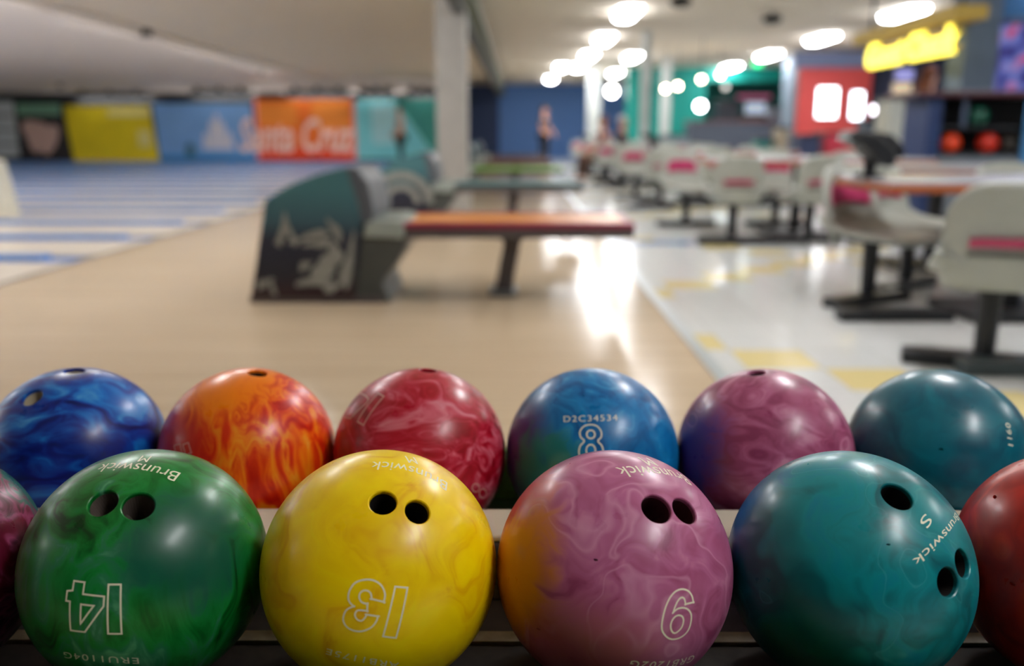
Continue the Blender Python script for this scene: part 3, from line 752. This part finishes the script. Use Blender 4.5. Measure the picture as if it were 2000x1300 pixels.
nb = make_ball(c, ball_mat('mauve_swirl', [(136, 56, 92), (158, 76, 112), (176, 98, 134), (196, 132, 160)], [(V(c, 1350, 870), (84, 50, 130), .76, .98)], 5, .6, stretch=(.8, 1, 1.2)),
          'mauve pink bowling ball in the back row with a violet-blue left side', [(1477, 727, 11)], (), HOLED, group=gB)
ribbon('number', c, [(ell(1352, 820, 9, 13), 1), (ell(1367, 793, 8, 11), 1)], nb, .0012, mat('letter_violet', srgb(150, 105, 170), .5))
c = BR[5]
make_ball(c, ball_mat('deep_teal', [(0, 72, 94), (0, 92, 112), (2, 106, 124)], (), 3), 'dark teal bowling ball at the right end of the back row', (), [T('serial_lettering', '1160', (1974, 870), (1968, 826), 9)], chips=[(1838, 877, 2.8)], group=gB)

# ------------------------------------------------------------------ chairs, tables
SHELLG = mat('chair_shell', srgb(172, 176, 168), .35, vary=.04)
PINK = mat('pad_pink', srgb(176, 34, 92), .45)
STEEL = mat('black_steel', srgb(24, 27, 31), .4)
def patch(fn, nu, nv, th, seg=None):
    bm = bmesh.new(); g = [[None] * (nv + 1) for _ in range(nu + 1)]
    for i in range(nu + 1):
        for j in range(nv + 1): g[i][j] = bm.verts.new(fn(i / nu, j / nv))
    for i in range(nu):
        for j in range(nv): bm.faces.new((g[i][j], g[i+1][j], g[i+1][j+1], g[i][j+1]))
    bmesh.ops.recalc_face_normals(bm, faces=bm.faces)
    bmesh.ops.solidify(bm, geom=bm.faces[:], thickness=th)
    return bm
def make_chair(loc, rz):
    # faces -Y locally
    t = empty('lounge_chair', loc, rz)
    def back(u, v):
        s = (u - .5) * 2; a = abs(s)
        w_ = .215 * (.90 + .10 * min(1, v * 2.5))
        z = .335 + .405 * v * (1 - .20 * a ** 5 - .06 * a ** 2)
        return Vector((w_ * s * (1 - .10 * max(0, v - .7) * a ** 3), .20 + .08 * v - .07 * a ** 2.5, z))
    bm = patch(back, 20, 14, .03); finish('backrest', bm, SHELLG, t, smooth=True)
    def seat(u, v):
        s = (u - .5) * 2; wv = .24 * (1 - .16 * (1 - v) ** 3)
        rim = .03 * abs(s) ** 3
        return Vector((wv * s, -.26 + .47 * v, .385 + rim - .03 * math.sin(math.pi * v) - .045 * (1 - v) ** 4 + .05 * v ** 6))
    bm = patch(seat, 18, 14, -.035); finish('seat', bm, SHELLG, t, smooth=True)
    def pad(u, v):
        s = (u - .5) * 2; vv = .50 + .29 * v
        p = back(.5 + s * .36 * (1 - .35 * max(0, (v - .4)) ** 2) , vv); p.y -= .034; return p
    bm = patch(pad, 12, 6, .012); finish('back_pad', bm, PINK, t, smooth=True)
    def slot(u, v):
        p = back(.5 + (u - .5) * .58, .42 + .09 * v); p.y += .012; return p
    bm = patch(slot, 12, 2, -.006); finish('grip_slot', bm, mat('slot_pink', srgb(178, 62, 100), .5), t)
    def slot2(u, v):
        p = back(.5 + (u - .5) * .60, .33 + .04 * v); p.y += .010; return p
    bm = patch(slot2, 12, 2, -.004); finish('shell_groove', bm, mat('groove_grey', srgb(104, 106, 100), .5), t)
    bm = bmesh.new(); box(bm, -.06, .06, -.12, .14, .33, .365); tube(bm, [(0, .02, .34), (0, .02, .05)], [.045, .04], 14)
    finish('post', bm, STEEL, t)
    bm = bmesh.new(); box(bm, -.30, .30, -.04, .07, 0, .055); finish('foot_beam', bm, STEEL, t, bevel=.01)
    return t
proto = make_chair((1.87, 3.40, 0), R(160))
GCH = 'grey moulded chairs of the seating area'
tag(proto, 'nearest grey moulded chair, seen from behind at the right edge', 'chair', GCH)
def table(cx, cy, x0, x1, label, console=True):
    t = empty('seating_table', (cx, cy, 0))
    bm = bmesh.new(); box(bm, x0 - cx, x1 - cx, -.36, .36, .675, .70); finish('table_top', bm, mat('laminate_grey', srgb(176, 178, 186), .25), t, bevel=.01)
    bm = bmesh.new(); box(bm, x0 - cx - .015, x1 - cx + .015, -.375, .375, .64, .678); finish('wood_edge', bm, mat('edge_wood', srgb(158, 84, 44), .4), t, bevel=.01)
    bm = bmesh.new(); tube(bm, [(0, 0, .64), (0, 0, .04)], .05, 14); box(bm, -.3, .3, -.25, .25, 0, .04); finish('pedestal', bm, STEEL, t)
    return tag(t, label, 'table', 'seating tables')
def console(x, y, label, s=1.0):
    t = empty('scoring_console', (x, y, .70))
    bm = bmesh.new(); tube(bm, [(0, 0, .0), (0, 0, .12), (-.03, 0, .17)], [.03, .03, .04], 12); finish('stalk', bm, STEEL, t)
    bm = bmesh.new(); prism(bm, [(-.15, .20), (-.12, .23), (.0, .21), (.08, .14), (.10, .07), (.06, .05), (.0, .08), (-.07, .15)], -.10, .10); finish('hood', bm, STEEL, t, bevel=.02)
    bm = bmesh.new(); prism(bm, [(-.148, .189), (-.142, .196), (-.078, .157), (-.084, .150)], -.08, .08); finish('screen', bm, mat('screen_dark', srgb(40, 48, 60), .2), t)
    bm = bmesh.new(); box(bm, -.05, .05, -.06, .06, .001, .02); finish('clamp', bm, STEEL, t)
    return tag(t, label, 'scoring console', 'scoring consoles')
def chair(x, y, deg, label):
    c = copy_tree(proto, (x, y, 0), R(deg)); c['label'] = label; return c
# nearest group
chair(1.94, 4.72, 30, 'grey chair with a magenta back pad facing the camera, next to the black console')
chair(2.95, 5.15, -6, 'grey chair half hidden behind the wood-edged table near the right edge')
chair(2.36, 5.2, 40, 'grey chair under the far side of the wood-edged table')
table(2.9, 6.1, 2.3, 3.7, 'second grey table behind the nearest one, carrying a small console')
table(2.55, 4.45, 1.74, 3.3, 'wood-edged grey table nearest the camera, reaching out of the right edge')
console(1.755, 4.42, 'black scoring console on the left end of the nearest table')
console(2.46, 5.95, 'smaller black scoring console behind the nearest one')
# next groups, one per pair of lanes
ords = ['second', 'third', 'fourth', 'fifth', 'sixth']
for g in range(1, 6):
    y0 = 4.35 + 3.85 * g; o = ords[g - 1]
    for k, x in enumerate((1.86, 2.52, 3.2)[:3 if g > 1 else 2]):
        chair(x, y0 - .62, 180 + (-4, 5, 2)[k], 'grey chair seen from behind, %s group, %s from the approach' % (o, ('first', 'second', 'third')[k]))
    for k, x in enumerate((1.72, 2.62, 3.4)):
        chair(x, y0 + .7, (10, -5, 4)[k], 'grey pink-padded chair facing the camera, %s group, %s from the approach' % (o, ('first', 'second', 'third')[k]))
    table(2.6, y0, 1.75, 3.7, 'long table of the %s seating group' % o)
    if g > 1: console(1.82, y0, 'black scoring console on the table of the %s seating group' % o)
# dark floor rails of the second group
for (x0, x1, y, lab) in ((xat(1360, 7.55), xat(1575, 7.55), 7.35, 'black floor rail under the chairs of the second group'), (1.35, 1.95, 10.9, 'black floor rail at the third seating group'),
                         (xat(1645, 4.4), xat(1870, 4.4), 4.28, 'black floor rail under the magenta-padded chair'), (1.72, 2.9, 3.28, 'dark rounded floor rail of the nearest chair')):
    bm = bmesh.new(); box(bm, x0, x1, y - .05, y + .06, 0, .06)
    tag(finish('floor_rail', bm, STEEL if x0 < 1.7 or y > 4 else mat('rail_grey', srgb(62, 72, 74), .4), bevel=.015), lab, 'floor rail', 'floor rails of the seating')
# extra beam under the nearest chair
# ------------------------------------------------------------------ right side: counter, pillar, TV, sign
NAVY = mat('counter_navy', srgb(22, 48, 96), .5)
YC = 9.4
xa, xb = xat(1806, YC), 7.2
t = empty('ball_storage_counter', ((xa + xb) / 2, YC, 0)); hw = (xb - xa) / 2
def lx(px): return xat(px, YC) - (xa + xb) / 2
zt = at_y(1900, 188, YC).z
finish('counter_top', boxes((lx(1770), hw, -.12, .7, zt, zt + .05)), mat('top_maroon', srgb(84, 46, 54), .3), t, bevel=.01)
finish('end_panel', boxes((-hw, lx(1832), 0, .6, .05, zt)), NAVY, t)
zm, zl = at_y(1900, 247, YC).z, at_y(1900, 300, YC).z
finish('back_panel', boxes((lx(1832), hw, .55, .6, .05, zt)), mat('cabinet_black', srgb(18, 20, 26), .6), t)
finish('shelf', boxes((lx(1832), lx(1980), .0, .55, zm - .02, zm)), mat('shelf_dark', srgb(40, 44, 50), .5), t)
finish('shelf', boxes((lx(1832), lx(2010), .0, .55, zl - .02, zl)), MATS['shelf_dark'], t)
finish('upright', boxes((lx(1872), lx(1880), .0, .03, zm, zt)), mat('upright_grey', srgb(70, 84, 110), .5), t)
finish('blue_panel', boxes((lx(1992), lx(2040), -.02, .0, .05, zt)), mat('panel_blue', srgb(60, 120, 170), .5), t)
finish('plinth', boxes((-hw, hw, -.01, .6, 0, .05)), BLACK, t)
finish('lower_front', boxes((lx(1832), hw, .02, .04, .05, zl - .02)), mat('lower_grey', srgb(110, 118, 130), .5), t)
tag(t, 'navy counter with ball shelves and dark maroon top at the right edge', 'counter')
def small_ball(px, zb, m, label, Y=YC + .12):
    bm = bmesh.new(); bmesh.ops.create_uvsphere(bm, u_segments=32, v_segments=18, radius=.108)
    o = finish('bowling_ball', bm, m, loc=(xat(px, Y), Y, zb + .108), smooth=True)
    tag(o, label, 'bowling ball', 'bowling balls on the storage shelves')
small_ball(1853, zl, mat('ball_red_orange', srgb(220, 62, 18), .25), 'orange-red ball on the lower counter shelf, left one')
small_ball(1926, zl, mat('ball_red', srgb(196, 40, 20), .25), 'red ball on the lower counter shelf, right of the orange-red one')
small_ball(1969, zl, mat('ball_grey', srgb(92, 88, 84), .3), 'greyish ball at the right end of the lower counter shelf', YC + .26)
small_ball(1900, zm, mat('ball_green', srgb(16, 84, 66), .3), 'dark green ball on the upper counter shelf')
# pillar and blue wall with TV above the counter
finish('wall_pillar_right', boxes((xat(1862, 10.2), xat(1926, 10.2), 10.2, 10.6, 0, CEIL)), mat('pillar_blue_grey', srgb(96, 116, 142), .6))['kind'] = 'structure'
finish('wall_blue_right', boxes((xat(1918, 10.4), XR, 10.4, 10.5, 0, CEIL)), mat('blue_bright', srgb(44, 104, 160), .6))['kind'] = 'structure'
t = empty('wall_television', (xat(1978, 10.3), 10.36, at_y(1960, 112, 10.3).z))
w2 = .42; h2 = .42
finish('bezel', boxes((-w2, w2, -.05, .03, -h2, h2)), mat('bezel_navy', srgb(20, 48, 84), .4), t, bevel=.01)
def tv_mat():
    m = bpy.data.materials.new('tv_picture'); m.use_nodes = True; nt = m.node_tree; b = nt.nodes['Principled BSDF']; N = nt.nodes.new; L = nt.links.new
    tc = N('ShaderNodeTexCoord'); n = N('ShaderNodeTexNoise'); n.inputs['Scale'].default_value = 5; n.inputs['Detail'].default_value = 1
    rp = N('ShaderNodeValToRGB'); e = rp.color_ramp.elements; e[0].position = .36; e[0].color = srgb(50, 40, 110); e[1].position = .7; e[1].color = srgb(200, 50, 90)
    q = e.new(.45); q.color = srgb(90, 100, 180); q = e.new(.56); q.color = srgb(130, 135, 200)
    L(tc.outputs['Object'], n.inputs['Vector']); L(n.outputs['Fac'], rp.inputs[0]); L(rp.outputs[0], b.inputs['Emission Color']); b.inputs['Emission Strength'].default_value = .8
    b.inputs['Base Color'].default_value = (.02, .02, .03, 1); b.inputs['Roughness'].default_value = .2
    return m
TVM = tv_mat()
finish('screen', boxes((-w2 + .06, w2 - .06, -.055, -.05, -h2 + .06, h2 - .06)), TVM, t)
tag(t, 'television with a violet picture on the bright blue wall', 'television')
# glowing yellow script sign
t = empty('neon_sign', (4.5, 10.55, 1.87))
NEON = emat('neon_yellow', (1.0, .84, .10, 1), 2.6)
sign_text('letters', 'Guest Check', 2.3, .30, t, NEON, (0, 0, 0), (R(90), 0, R(-90)), .05, .2)
finish('backing_rail', boxes((.03, .06, -1.15, 1.15, -.10, -.06), (.03, .06, -1.15, 1.15, .05, .09)), mat('rail_yellow', srgb(190, 160, 30), .5), t)
tag(t, 'glowing yellow script sign hanging over the concourse', 'neon sign')
struct('trim_soffit_beam', boxes((4.47, 4.8, 9.4, 12.2, 2.06, 2.2)), mat('soffit_neon_tint', srgb(176, 148, 60), .6))  # ochre colour stands for the sign's yellow glow on this beam
struct('trim_soffit_hangers', boxes((4.62, 4.65, 9.6, 9.63, 2.2, CEIL), (4.62, 4.65, 12.0, 12.03, 2.2, CEIL)), BLACK)

# ------------------------------------------------------------------ far right background
TEAL = mat('teal_paint', srgb(0, 150, 138), .5)
YT = 26.0
def W(name, x0, x1, ytop, ybot, Y, m, th=.1, floor=True):
    a, b = xat(x0, Y), xat(x1, Y); z1 = min(CEIL, at_y(1000, ytop, Y).z); z0 = 0 if floor else at_y(1000, ybot, Y).z
    return struct(name, boxes((a, b, Y, Y + th, z0, z1)), m)
W('wall_teal_left', 1222, 1252, 110, 0, YT, TEAL, .4)
W('wall_teal_mid', 1268, 1372, 110, 0, YT, TEAL)
W('wall_teal_band', 1372, 1545, 110, 158, YT, TEAL, .5, False)
W('wall_teal_right_jamb', 1528, 1545, 150, 0, YT, TEAL, .5)
W('wall_bar_back', 1345, 1560, 110, 0, YT + 2.2, mat('teal_dark', srgb(10, 96, 92), .6))
W('wall_grey_mid', 1545, 1556, 110, 0, 20.5, mat('wall_grey_blue', srgb(120, 134, 150), .6), 1.0)
W('wall_red', 1552, 1690, 132, 0, 20, mat('red_paint', srgb(222, 86, 84), .5))
W('wall_lavender_band', 1540, 1700, 100, 132, 19.9, mat('lavender_paint', srgb(120, 132, 168), .6), .2, False)
W('wall_slate_far', 1690, 1880, 100, 0, 20.4, mat('slate_paint', srgb(58, 66, 92), .6))
# lit screens on the red wall
def lit_panel(x0, x1, y0, y1, Y, col, s, label, name='lit_panel', cat='lit panel'):
    a, b = at_y(x0, y1, Y), at_y(x1, y0, Y); cx, cz = (a.x + b.x) / 2, (a.z + b.z) / 2; hw, hh = (b.x - a.x) / 2, (b.z - a.z) / 2
    t = empty(name, (cx, Y, cz))
    finish('frame', boxes((-hw - .02, hw + .02, -.02, .06, -hh - .02, hh + .02)), mat('frame_pale', srgb(150, 150, 170), .5), t, bevel=.02)
    finish('light_face', boxes((-hw, hw, -.035, -.02, -hh, hh)), emat('face_%d' % x0, col, s), t, bevel=.012)
    return tag(t, label, cat)
lit_panel(1594, 1636, 172, 229, 19.95, (.93, .97, 1, 1), 7, 'large white lit panel on the red wall')
lit_panel(1660, 1686, 180, 232, 19.9, (.85, .92, 1, 1), 7, 'narrow white lit panel right of the large one')
lit_panel(1700, 1709, 207, 222, 20.34, (.95, .9, 1, 1), 8, 'small white lit button panel beside the narrow lit panel')
lit_panel(1714, 1724, 205, 224, 20.34, (1, .1, .25, 1), 5, 'small red lit strip beside the white button panel')
lit_panel(1748, 1784, 136, 156, 20.34, (.35, .35, .75, 1), .8, 'violet-blue lit menu screen behind the woman with long hair')
lit_panel(1742, 1780, 162, 184, 20.34, (.75, .6, .4, 1), .7, 'tan lit menu screen under the violet one')
lit_panel(1470, 1488, 121, 130, 24, (.05, .9, .3, 1), 3, 'green exit sign glowing at the top of the teal wall', 'exit_sign', 'exit sign')
lit_panel(1455, 1495, 200, 222, YT + 2.14, (.6, .68, .85, 1), .6, 'bluish lit menu board inside the dark bar opening')
lit_panel(1440, 1505, 186, 192, YT + 2.14, (.6, .12, .25, 1), .5, 'dim red lit strip above the menu board in the bar')
# bar counter and appliances
def furn(name, px0, px1, ytop, Y, dep, m, label, cat, band=None):
    a, b = xat(px0, Y), xat(px1, Y); z1 = max(.3, at_y(1000, ytop, Y).z)
    t = empty(name, ((a + b) / 2, Y, 0)); hw = (b - a) / 2
    finish('body', boxes((-hw, hw, 0, dep, 0, z1 - .04)), m, t, bevel=.01)
    finish('top', boxes((-hw - .03, hw + .03, -.04, dep + .03, z1 - .04, z1)), band or STEEL, t, bevel=.01)
    return tag(t, label, cat)
CH = mat('charcoal', srgb(52, 56, 66), .5)
furn('bar_counter', 1345, 1535, 236, 22.5, .7, mat('bar_grey', srgb(72, 80, 94), .5), 'dark grey bar counter under the teal opening', 'counter', mat('bar_top', srgb(120, 90, 96), .4))
furn('drinks_cooler', 1500, 1528, 206, 25, .6, mat('cooler_grey', srgb(130, 134, 146), .4), 'pale grey cooler at the right end of the bar opening', 'cooler')
furn('coffee_machine', 1395, 1440, 196, 25.2, .6, CH, 'dark machine block in the left of the bar opening', 'machine')
furn('display_cabinet', 1446, 1494, 226, 25.1, .6, mat('cab_tan', srgb(120, 98, 92), .5), 'brownish display cabinet in the middle of the bar opening', 'cabinet')
furn('serving_trolley', 1480, 1506, 270, 17, .5, mat('trolley_teal', srgb(6, 120, 116), .5), 'teal cabinet standing before the bar counter', 'cabinet')
furn('waste_bin', 1518, 1538, 247, 17, .4, mat('bin_tan', srgb(178, 164, 140), .6), 'tan bin beside the teal cabinet', 'bin')
furn('arcade_cabinet', 1560, 1600, 262, 16, .6, mat('arc_navy', srgb(52, 60, 90), .5), 'navy cabinet standing below the large lit panel', 'cabinet')
furn('arcade_cabinet', 1610, 1655, 258, 16.2, .6, mat('arc_red', srgb(206, 60, 80), .5), 'red cabinet below the lit panels', 'cabinet')
furn('partition_unit', 1690, 1735, 232, 14.6, .5, mat('part_slate', srgb(70, 82, 96), .6), 'slate partition unit right of the red wall', 'partition')
furn('pale_kiosk', 1730, 1768, 190, 13.2, .5, mat('kiosk_cream', srgb(190, 190, 178), .6), 'pale tall kiosk left of the woman with long hair', 'kiosk')
furn('low_partition', 1290, 1345, 262, 21, .3, mat('part_greyblue', srgb(120, 138, 150), .6), 'low grey-blue partition left of the bar counter', 'partition')

# ------------------------------------------------------------------ people
SKIN = mat('skin', srgb(205, 150, 122), .5, vary=.04)
def skinned(name, verts, edges, radii, m, parent, root=0, sub=2):
    me = bpy.data.meshes.new(name); me.from_pydata(verts, edges, [])
    o = bpy.data.objects.new(name, me); COL.objects.link(o)
    md = o.modifiers.new('skin', 'SKIN'); md.use_smooth_shade = True
    for i, rr in enumerate(radii):
        sv = me.skin_vertices[0].data[i]; sv.radius = rr if isinstance(rr, tuple) else (rr, rr); sv.use_root = (i == root)
    s = o.modifiers.new('sub', 'SUBSURF'); s.levels = sub; s.render_levels = sub
    dg = bpy.context.evaluated_depsgraph_get(); dg.update()
    nm = bpy.data.meshes.new_from_object(o.evaluated_get(dg)); o.modifiers.clear(); o.data = nm
    nm.materials.clear(); nm.materials.append(m); nm.shade_smooth()
    if parent: o.parent = parent
    return o
def person(loc, rz, label, shirt, pants, hair, sit=False, long_hair=False, skirt=False, arm_fwd=0.3, h=1.7, lean=0.0, shorts=False):
    # built facing -Y; a standing figure of 1.7 m
    k = h / 1.7; P = []; Rd = []; E = []
    def v(x, y, z, rr, par=None):
        P.append(Vector((x, y, z)) * k); Rd.append(rr if not isinstance(rr, tuple) else rr); i = len(P) - 1
        Rd[i] = rr * k if not isinstance(rr, tuple) else (rr[0] * k, rr[1] * k)
        if par is not None: E.append((par, i))
        return i
    hz = .46 if sit else .90
    d = hz - .90
    pel = v(0, 0, hz, (.135, .10)); sp = v(0, lean * .3, hz + .18, (.12, .088), pel); ch = v(0, lean * .8, hz + .36, (.145, .10), sp)
    nk = v(0, lean, hz + .50, .055, ch); hb = v(0, lean - .01, hz + .57, .05, nk)
    hd = v(0, lean - .02, hz + .655, (.078, .092), hb); ht = v(0, lean - .015, hz + .745, (.062, .075), hd)
    arms = []; legs = []
    for s in (-1, 1):
        sh = v(s * .17, lean, hz + .455, .05, ch); el = v(s * .22, lean + .02 - arm_fwd * .25, hz + .20, .038, sh)
        wr = v(s * .20, lean - .04 - arm_fwd * .9, hz + .02 + arm_fwd * .35, .026, el); pa = v(s * .195, lean - .07 - arm_fwd * 1.05, hz - .04 + arm_fwd * .38, (.034, .018), wr)
        for q, (fx_, fl) in enumerate(((-.024, .055), (-.008, .066), (.008, .062), (.024, .048))):
            a = v(s * .195 + fx_, lean - .085 - arm_fwd * 1.08, hz - .075 + arm_fwd * .35, .009, pa)
            v(s * .195 + fx_ * 1.1, lean - .10 - arm_fwd * 1.1, hz - .075 - fl + arm_fwd * .35, .007, a)
        a = v(s * .195 - s * .035, lean - .10 - arm_fwd, hz - .05 + arm_fwd * .36, .010, pa); v(s * .195 - s * .04, lean - .125 - arm_fwd, hz - .085 + arm_fwd * .36, .008, a)
        arms.append((sh, el, wr))
        hp = v(s * .085, 0, hz - .05, .085, pel)
        if sit: kn = v(s * .12, -.42, .47, .06, hp); an = v(s * .12, -.44, .09, .04, kn)
        else: kn = v(s * .10, -.01 - .03 * s, .48, .06, hp); an = v(s * .11, .03 - .05 * s, .09, .04, kn)
        ft = v(P[an].x / k, P[an].y / k - .15, .035, (.042, .03), an)
        legs.append((hp, kn, an, ft))
    t = empty('person', loc, rz)
    skinned('body', P, E, Rd, SKIN, t)
    # nose and eyes
    bm = bmesh.new(); hc = P[hd]
    prism(bm, [(hc.y - .09 * k, hc.z + .02), (hc.y - .115 * k, hc.z - .02 * k), (hc.y - .085 * k, hc.z - .025 * k)], hc.x - .012, hc.x + .012, 'x'); finish('nose', bm, SKIN, t)
    for s in (-1, 1):
        bm = bmesh.new(); bmesh.ops.create_uvsphere(bm, u_segments=8, v_segments=6, radius=.011 * k)
        finish('eye', bm, BLACK, t).location = (hc.x + s * .03 * k, hc.y - .085 * k, hc.z + .025 * k)
    # hair cap
    bm = bmesh.new(); bmesh.ops.create_uvsphere(bm, u_segments=20, v_segments=14, radius=1)
    bmesh.ops.delete(bm, geom=[q for q in bm.verts if q.co.z < -.2 and q.co.y < .25 or q.co.z < -.75], context='VERTS')
    for q in bm.verts: q.co = Vector((q.co.x * .088, q.co.y * .1 + .018, q.co.z * .11 + .045)) * k
    ho = finish('hair', bm, hair, t, smooth=True); ho.location = hc
    md = ho.modifiers.new('s', 'SOLIDIFY'); md.thickness = .012
    if long_hair:
        skinned('long_hair', [hc + Vector((0, .06, .04)), hc + Vector((0, .10, -.08)), hc + Vector((0, .11, -.22)), hc + Vector((0, .10, -.36))], [(0, 1), (1, 2), (2, 3)], [.08, (.1, .06), (.12, .05), (.07, .03)], hair, t)
    # shirt
    sv = [P[pel] + Vector((0, 0, .03)), P[sp], P[ch], P[nk] - Vector((0, 0, .035))]; se = [(0, 1), (1, 2), (2, 3)]; sr = [(.150*k, .115*k), (.137*k, .104*k), (.160*k, .115*k), .066*k]
    for (a, b_, c_) in arms:
        i = len(sv); sv += [P[a], P[a].lerp(P[b_], .75)]; se += [(2, i), (i, i + 1)]; sr += [.064 * k, .052 * k]
    skinned('shirt', sv, se, sr, shirt, t)
    sv = [P[pel]]; se = []; sr = [(.148*k, .112*k)]
    for (a, b_, c_, d_) in legs:
        i = len(sv); sv += [P[a], P[b_]]; se += [(0, i), (i, i + 1)]; sr += [.098 * k, .073 * k]
        if not shorts: sv.append(P[c_]); se.append((i + 1, i + 2)); sr.append(.056 * k)
    skinned('trousers', sv, se, sr, pants, t)
    for (a, b_, c_, d_) in legs:
        skinned('shoe', [P[c_] - Vector((0, -.02, .035)), P[d_] + Vector((0, -.03, 0))], [(0, 1)], [(.045*k, .045*k), (.05*k, .036*k)], STEEL, t)
    return tag(t, label, 'person')
def cl(n, *c): return mat('cloth_' + n, srgb(*c), .8)
HB, HD, HG = cl('hair_brown', 96, 48, 28), cl('hair_dark', 36, 26, 22), cl('hair_grey', 170, 165, 160)
person((xat(1800, 11.2), 11.2, 0), R(115), 'woman with long brown hair in a black top and pale trousers at the counter', cl('black', 12, 12, 16), cl('pale', 196, 192, 176), HB, long_hair=True, arm_fwd=.35, h=1.72)
person((xat(783, 24), 24, 0), R(-60), 'bowler in a pale shirt and black trousers standing before the banners', cl('cream', 205, 190, 180), cl('black', 12, 12, 16), HD, arm_fwd=.1, h=1.66)
person((xat(1062, 26), 26, 0), R(60), 'person in dark clothes standing before the blue wall', cl('darktop', 26, 22, 34), cl('black', 12, 12, 16), HD, arm_fwd=.15, h=1.72)
person((xat(1178, 17.2), 17.2, 0), R(-70), 'seated person in a dusty pink top, left of the man in navy', cl('rose', 190, 150, 145), cl('brown', 84, 60, 50), HB, sit=True, arm_fwd=.3)
person((xat(1214, 17.9), 17.9, 0), R(60), 'seated person in a navy shirt with grey hair, right of the one in pink', cl('navy', 20, 30, 60), cl('black', 12, 12, 16), HG, sit=True, arm_fwd=.2)
for (px, Y, rz, lab, cx) in ((1178, 17.2, -70, 'grey chair under the seated person in pink', 0), (1214, 17.9, 60, 'grey chair under the seated person in navy', 0)):
    chair(xat(px, Y), Y + .0, rz, lab)
